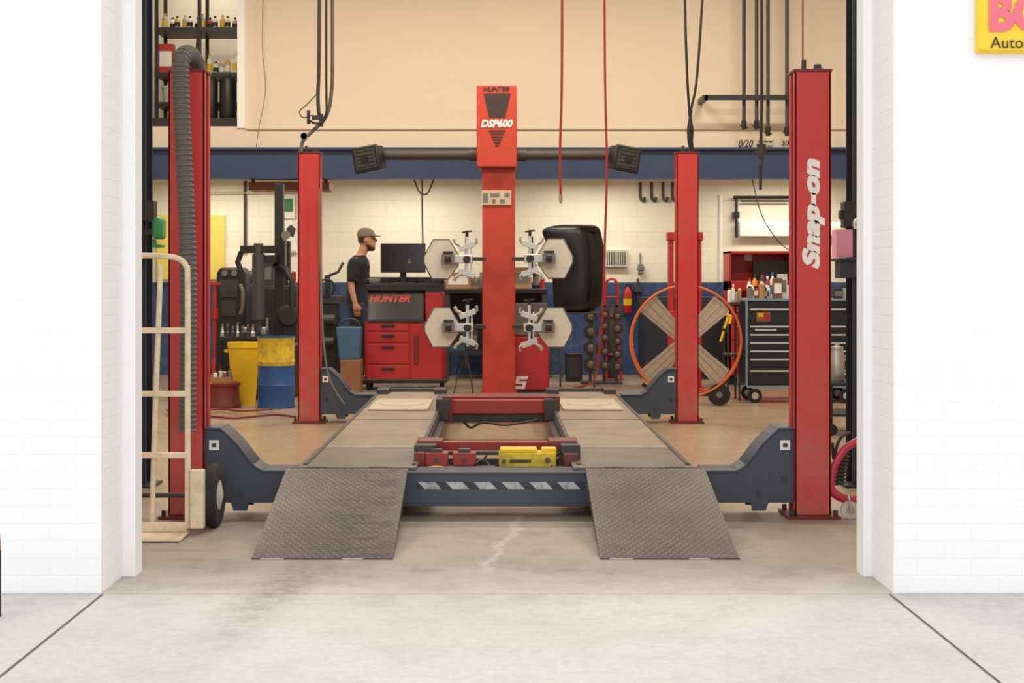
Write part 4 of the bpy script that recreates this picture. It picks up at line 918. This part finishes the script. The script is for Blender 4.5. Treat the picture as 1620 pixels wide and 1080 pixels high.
for px in (356,371): part(ac,'gauge',B().lathe([(.032,-.03),(.032,-.011)],P(px,432,D),'Y',18),GREY)
part(ac,'bumper',B().tube([P(380,450,D-.03),P(384,460,D-.05),P(384,485,D-.05),P(380,497,D-.03)],.02),GREY)
for px in (347,383):
    for yy in (.06,.3): part(ac,'wheel',B().lathe([(.06,-.02),(.06,.02)],(X(px,D),D+yy,.06),'X',18),RUB)
D=14.5
tcx=thing('tyre_changer','black tyre changer with tall mast and arms','tyre changer',(X(430,D),D+.2,0))
part(tcx,'base_cabinet',B().bx(X(388,D),X(468,D),D-.05,D+.5,.02,Z(545,D)),DGR,.02)
for a in (396,415): part(tcx,'pedal',B().bx(X(a,D),X(a+10,D),D-.14,D-.05,.03,.05),BLK)
part(tcx,'turntable',B().lathe([(.2,Z(545,D)+.03),(.23,Z(545,D)+.05),(.23,Z(545,D)+.07),(.05,Z(545,D)+.08)],(X(400,D),D+.15,0),n=28).cyl((X(400,D),D+.15,Z(545,D)),(X(400,D),D+.15,Z(545,D)+.05),.08).bx(X(378,D),X(422,D),D+.1,D+.2,Z(545,D)+.08,Z(545,D)+.11),DGR)
part(tcx,'clamp_jaw',B().bx(X(382,D),X(390,D),D+.08,D+.2,Z(530,D),Z(518,D)),SIL,.01); part(tcx,'clamp_jaw',B().bx(X(410,D),X(418,D),D+.08,D+.2,Z(530,D),Z(518,D)),SIL,.01)
part(tcx,'mast',B().bx(X(427,D),X(441,D),D+.3,D+.4,Z(545,D),Z(287,D)),BLK,.006)
part(tcx,'vertical_cylinder',B().cyl(P(409,402,D+.1),P(409,505,D+.1),.065,n=20).cyl(P(409,505,D+.1),P(409,525,D+.1),.03).cyl(P(409,385,D+.1),P(409,402,D+.1),.05),M('cylinder_grey',(62,62,64),.35))
part(tcx,'swing_arm',B().bx(X(378,D),X(434,D),D+.06,D+.14,Z(400,D),Z(388,D)).tube([P(382,398,D+.1),P(376,415,D+.1),P(382,430,D+.1)],.03).bx(X(409,D),X(434,D),D+.1,D+.36,Z(415,D),Z(403,D)),BLK,.004)
part(tcx,'assist_arm',B().tube([P(434,420,D+.3),P(452,425,D+.2),P(462,445,D+.15),P(462,500,D+.15)],.03).bx(X(441,D),X(452,D),D+.28,D+.38,Z(440,D),Z(380,D)),BLK)
part(tcx,'bead_breaker_disc',B().lathe([(.09,-.03),(.12,0),(.09,.03)],P(456,500,D+.15),'Y',24),RUB)
part(tcx,'pressure_gauge',B().lathe([(.045,-.02),(.045,.0)],P(452,372,D+.2),'Y',18).cyl(P(452,376,D+.25),P(452,420,D+.25),.012),GREY)
D=16.9
dc=thing('parts_cabinet','dark steel parts cabinet against the blue wall','cabinet',(X(425,D),D+.2,0))
part(dc,'body',B().bx(X(392,D),X(470,D),D,D+.5,0,Z(452,D)),DGR,.006)
for a,c in ((394,430),(432,468)):
    d=part(dc,'door',B().bx(X(a,D),X(c,D),D-.015,D-.001,.05,Z(456,D)),BLK,.004); part(d,'handle',B().bx(X(a+28 if a<400 else a+4,D),X(a+31 if a<400 else a+7,D),D-.03,D-.015,.6,.75),SIL)
for px,h,r,a,c,nm,shp in ((398,.2,.06,BLUK,BLK,'jug','jug'),(420,.3,.1,DGR,GREY,'carton','box'),(448,.24,.07,BLK,GREY,'bucket','bucket'),(465,.2,.03,REDH,WHT,'spray_can','can')):
    bottle(X(px,D+.2),Z(452,D)+.001,D+.2,h,r,a,c,'shop container standing on the parts cabinet','clutter on the parts cabinet',nm,nm.replace('_',' '),shp)
D=14.22
stn=thing('parts_table','low black steel table with metal parts','table',(X(376,D),D,0))
part(stn,'table_top',B().pb(345,408,533,538,D-.2,.3),BLK)
for a in (347,402):
    for yy in (D-.18,D+.04): part(stn,'leg',B().bx(X(a,D),X(a+4,D),yy,yy+.04,0,Z(538,D-.2)),BLK)
random.seed(3)
for i in range(7):
    px=352+i*8; rr=.02+.007*random.random()
    c=P(px,533,D-.08); c.z=Z(533,D-.2)+.001
    o=thing('metal_hub','round machined steel centering hub on the table','machine part',c,'metal hubs on the table')
    hh=.04+.05*random.random()
    part(o,'disc',B().lathe([(rr,0),(rr,.04),(rr*.6,.05),(rr*.5,hh+.03)],c,n=16),SIL if i%3==0 else DGR); part(o,'stem',B().cyl(c+Vector((0,0,hh+.03)),c+Vector((.005,0,hh+.06)),.01,n=8),GREY)
D=12.5
pipe('floor_hose','dark red air hose lying on the floor','hose',[(X(325,13),12.6,.012),(X(380,12.6),12.3,.012),(X(430,12.5),12.6,.012),(X(470,12.5),12.4,.012)],.009,REDD,8)
pipe('floor_hose','dark red air hose curled on the shop floor','hose',[(X(252,12.5),12.8,.035),(X(290,12.5),12.3,.035),(X(330,12.5),12.9,.035),(X(375,12.5),12.7,.035),(X(420,12.5),12.9,.035)],.009,REDD,8)
D=15.0
z0=Z(568,D)
bk=thing('carry_bucket','blue square plastic bucket on a wooden crate','bucket',(X(552,D),D,z0))
part(bk,'bucket_body',B().prism([(X(538,D),z0),(X(569,D),z0),(X(572,D),Z(517,D)),(X(533,D),Z(517,D))],(0,D-.1,0),(1,0,0),(0,0,1),(0,1,0),.24),BLUK,.01)
part(bk,'handle',B().tube(spl([P(534,520,D),P(540,508,D),P(553,504,D),P(566,508,D),P(571,520,D)]),.008),DGR)
solo('wooden_crate','brown wooden crate on the floor','crate',B().bx(X(540,D),X(572,D),D-.12,D+.16,.0,z0-.001),WOOD,.006)
D=15.3
gs=thing('machine_stand','black service machine stand with hand wheel','machine',(X(522,D),D,0))
part(gs,'pedestal',B().bx(X(508,D),X(533,D),D,D+.3,0,Z(480,D)),BLK,.01); part(gs,'pedestal_top',B().bx(X(506,D),X(540,D),D-.02,D+.3,Z(480,D),Z(468,D)),DGR)
part(gs,'spindle',B().cyl(P(518,468,D+.1),P(518,435,D+.1),.03).tube([P(518,437,D+.1),P(535,430,D+.1),P(543,415,D+.1)],.015),DGR)
part(gs,'hand_wheel',B().ring(P(516,455,D-.04),.09,.012,'Y',24).tube([P(516,455,D-.04),P(516,455,D+.1)],.015),BLK)
part(gs,'motor',B().cyl(P(508,505,D-.08),P(530,505,D-.08),.06,n=18),DGR); part(gs,'gearbox',B().cyl(P(510,540,D-.06),P(528,540,D-.06),.05,n=18),DGR)

# ---------------- person
pb=Vector((X(565,16.5),16.5,0))
pe=thing('person','person in cap and dark shirt walking beside console','person',pb)
def off(b): 
    for v in b.v: v+=pb
    return b
def remesh(o,vs,sm=4):
    md=o.modifiers.new('Remesh','REMESH'); md.mode='VOXEL'; md.voxel_size=vs; md.use_smooth_shade=True
    m2=o.modifiers.new('Smooth','SMOOTH'); m2.factor=.5; m2.iterations=sm
    bpy.context.view_layer.update()
    me=bpy.data.meshes.new_from_object(o.evaluated_get(bpy.context.evaluated_depsgraph_get())); mats=[s.material for s in o.material_slots]
    o.modifiers.clear(); o.data=me
    me.materials.clear()
    for m in mats: me.materials.append(m)
    for f in me.polygons: f.material_index=0; f.use_smooth=True
b=B()
hx=.115
b.loft([(0,0,.86,.07,.1),(0,0,.92,.11,.16),(0,0,1.0,.11,.155),(.0,0,1.12,.1,.14),(.01,0,1.25,.115,.155),(.015,0,1.36,.12,.175),(.02,0,1.43,.1,.18),(.03,0,1.48,.06,.1),(.045,0,1.51,.05,.055)],24)
b.tube([(.04,0,1.46),(.065,0,1.53),(hx-.02,0,1.6)],[.062,.055,.056],14)
b.loft([(hx+.035,0,1.545,.03,.025),(hx+.02,0,1.565,.07,.045),(hx+.01,0,1.6,.088,.06),(hx,0,1.64,.093,.07),(hx-.005,0,1.68,.097,.075),(hx-.008,0,1.72,.096,.075),(hx-.01,0,1.755,.082,.065),(hx-.01,0,1.785,.05,.04)],22)
b.tube([(hx+.09,0,1.685),(hx+.108,0,1.66),(hx+.115,0,1.645)],[.01,.014,.016],10)
b.ball((hx+.088,0,1.612),(.012,.024,.007)).ball((hx+.086,0,1.6),(.012,.022,.008))
for s in (-1,1): b.ball((hx-.01,s*.078,1.66),(.02,.01,.03))
for s,pts,rr in ((-1,[(.015,-.17,1.42),(.0,-.205,1.38),(-.045,-.225,1.15),(.0,-.225,.93)],[.058,.055,.043,.029]),(1,[(.015,.17,1.42),(.03,.205,1.38),(.08,.225,1.15),(.2,.215,.98)],[.058,.055,.043,.029])):
    b.tube(spl(pts,5),[rr[0]+(rr[-1]-rr[0])*(i/15) for i in range(16)],14)
    w=Vector(pts[-1]); d=(w-Vector(pts[-2])).normalized(); fwd=Vector((1,0,0)); fwd=(fwd-d*fwd.dot(d)).normalized()
    b.tube([w-d*.01,w+d*.03,w+d*.08],[.027,.034,.03],10)
    for k,(o_,ln) in enumerate(((-.03,.065),(-.01,.078),(.01,.082),(.03,.074))):
        a=w+fwd*o_+d*.075; b.tube([a-d*.02,a+d*ln*.5+Vector((0,-s*.008,0)),a+d*ln+Vector((0,-s*.025,0))],[.0105,.0095,.0075],8)
    b.tube([w+d*.02+fwd*.02,w+d*.05+fwd*.05,w+d*.085+fwd*.055],[.013,.011,.009],8)
LEG=((-1,[(0,-.09,.92),(.03,-.095,.72),(.08,-.1,.5),(.05,-.1,.28),(.02,-.1,.09)]),(1,[(0,.09,.92),(-.01,.095,.72),(-.01,.1,.5),(-.12,.1,.3),(-.22,.1,.12)]))
for s,pts in LEG:
    b.tube(pts,[.09,.08,.058,.052,.04],14); a=Vector(pts[-1]); b.tube([a+Vector((-.03,0,-.045)),a+Vector((.06,0,-.055)),a+Vector((.15,0,-.065))],[.035,.036,.024],10)
body=part(pe,'body',off(b),SKIN); remesh(body,.0085,2)
b=B()
b.loft([(0,0,.9,.125,.172),(0,0,1.0,.127,.17),(.0,0,1.12,.118,.158),(.01,0,1.25,.13,.17),(.015,0,1.36,.135,.19),(.02,0,1.43,.115,.195),(.03,0,1.475,.078,.12),(.04,0,1.49,.066,.075)],24)
b.tube([(.015,-.15,1.42),(.0,-.2,1.39),(-.025,-.22,1.25),(-.035,-.225,1.18)],[.07,.072,.064,.062],14)
b.tube([(.015,.15,1.42),(.03,.2,1.39),(.065,.22,1.25),(.075,.225,1.18)],[.07,.072,.064,.062],14)
sh=part(pe,'t_shirt',off(b),SHIRT,label='black short sleeve t-shirt'); remesh(sh,.012,3)
b=B(); b.loft([(0,0,.84,.09,.14),(0,0,.9,.122,.168),(0,0,.98,.12,.165)],20)
for s,pts in LEG: b.tube(pts,[.105,.094,.074,.068,.066],14)
tr=part(pe,'trousers',off(b),PANT,label='dark work trousers'); remesh(tr,.013,3)
for s,pts in LEG:
    a=Vector(pts[-1]); b=B().tube([a+Vector((-.045,0,-.04)),a+Vector((0,0,-.03)),a+Vector((.07,0,-.045)),a+Vector((.17,0,-.06))],[.036,.05,.044,.03],12)
    part(pe,'shoe',off(b),BLK)
b=B(); b.loft([(hx-.01,0,1.705,.108,.087),(hx-.012,0,1.74,.106,.085),(hx-.015,0,1.775,.088,.07),(hx-.015,0,1.8,.05,.045),(hx-.015,0,1.807,.012,.012)],24)
cp=part(pe,'cap',off(b),CAPM,label='faded brown baseball cap')
b=B(); n=12; vs=[]
for k in range(n+1):
    t=-1+2*k/n; vs+= [(hx+.09*math.cos(t*1.1),.085*math.sin(t*1.3),1.712),(hx+.09+.085*math.sqrt(max(0,1-t*t))+.0,.08*t,1.704)]
vs2=[(x,y,z+.007) for x,y,z in vs]
fs=[(2*k,2*k+1,2*k+3,2*k+2) for k in range(n)]
b.add(vs,fs); b.add(vs2,fs)
part(cp,'brim',off(b),CAPM)
part(pe,'hair',off(B().loft([(hx-.03,0,1.63,.07,.066),(hx-.028,0,1.67,.08,.08),(hx-.022,0,1.712,.086,.082)],20)),HAIR)
part(pe,'beard',off(B().loft([(hx+.045,0,1.535,.03,.028),(hx+.035,0,1.555,.062,.047),(hx+.028,0,1.585,.062,.059),(hx+.005,0,1.61,.055,.068)],20)),HAIR)
for s in (-1,1): part(pe,'eye',off(B().ball((hx+.083,s*.03,1.675),(.01,.013,.008))),[DGR])

# ---------------- sign on wall
D=5.5
sg=thing('wall_sign','yellow sign with pink red letters on white brick','sign',P(1660,83,D-.01))
part(sg,'sign_board',B().pb(1547,1830,-70,83,D-.025,.034),SIGNY,.004)
part(sg,'border',B().pb(1549,1828,77,80,D-.0285,.003),M('sign_edge',(226,186,10),.5))
txt(sg,'BOSCH',P(1565,20,D-.03),.56,.15,SIGNR,bold=.05,left=True)
txt(sg,'Automotive',P(1567,67,D-.03),.3,.045,BLK,left=True)
solo('marker_post','slim dark marker post with reddish top by wall','post',B().cyl((-1.80,5.13,0),(-1.80,5.13,.24),.014).cyl((-1.80,5.13,.24),(-1.80,5.13,.3),.014,.01,m=1),[BLK,ORG])

# ---------------- ceiling lights
def clight(x,y,z,lx,ly,w,col):
    t=thing('ceiling_light','white fluorescent shop light fixture','lamp',(x,y,z),'shop lights')
    part(t,'housing',B().bx(x-lx/2,x+lx/2,y-ly/2,y+ly/2,z,z+.078),WHT)
    l=bpy.data.lights.new('lamp','AREA'); l.shape='RECTANGLE'; l.size=lx; l.size_y=ly; l.energy=w; l.color=col
    o=bpy.data.objects.new('light_source',l); link(o); o.parent=t; o.location=(0,0,-.01)
warm=(1,.87,.7)
for x in (-3,0,3):
    for y in (9.5,13.5): clight(x,y,5.32,1.4,.3,114,warm)
for x in (-3.4,-1.1,1.2,3.5): clight(x,17.2,2.42,1.2,.2,24,(1,.92,.74))
clight(-3.5,17.3,5.32,.8,.3,16,warm)
w=bpy.data.worlds.new('World'); SC.world=w; w.use_nodes=True; bg=w.node_tree.nodes['Background']; bg.inputs[0].default_value=(.955,.97,1,1); bg.inputs[1].default_value=1.5
cam=bpy.data.cameras.new('Camera'); co=bpy.data.objects.new('Camera',cam); link(co); co.location=(0,0,H); co.rotation_euler=(math.radians(90),0,0)
cam.lens=50; cam.sensor_width=36; cam.shift_x=25/1620; cam.shift_y=-100/1620; cam.clip_end=100
SC.camera=co
SC.view_settings.view_transform='Standard'; SC.view_settings.look='None'; SC.view_settings.exposure=0; SC.view_settings.gamma=1.07
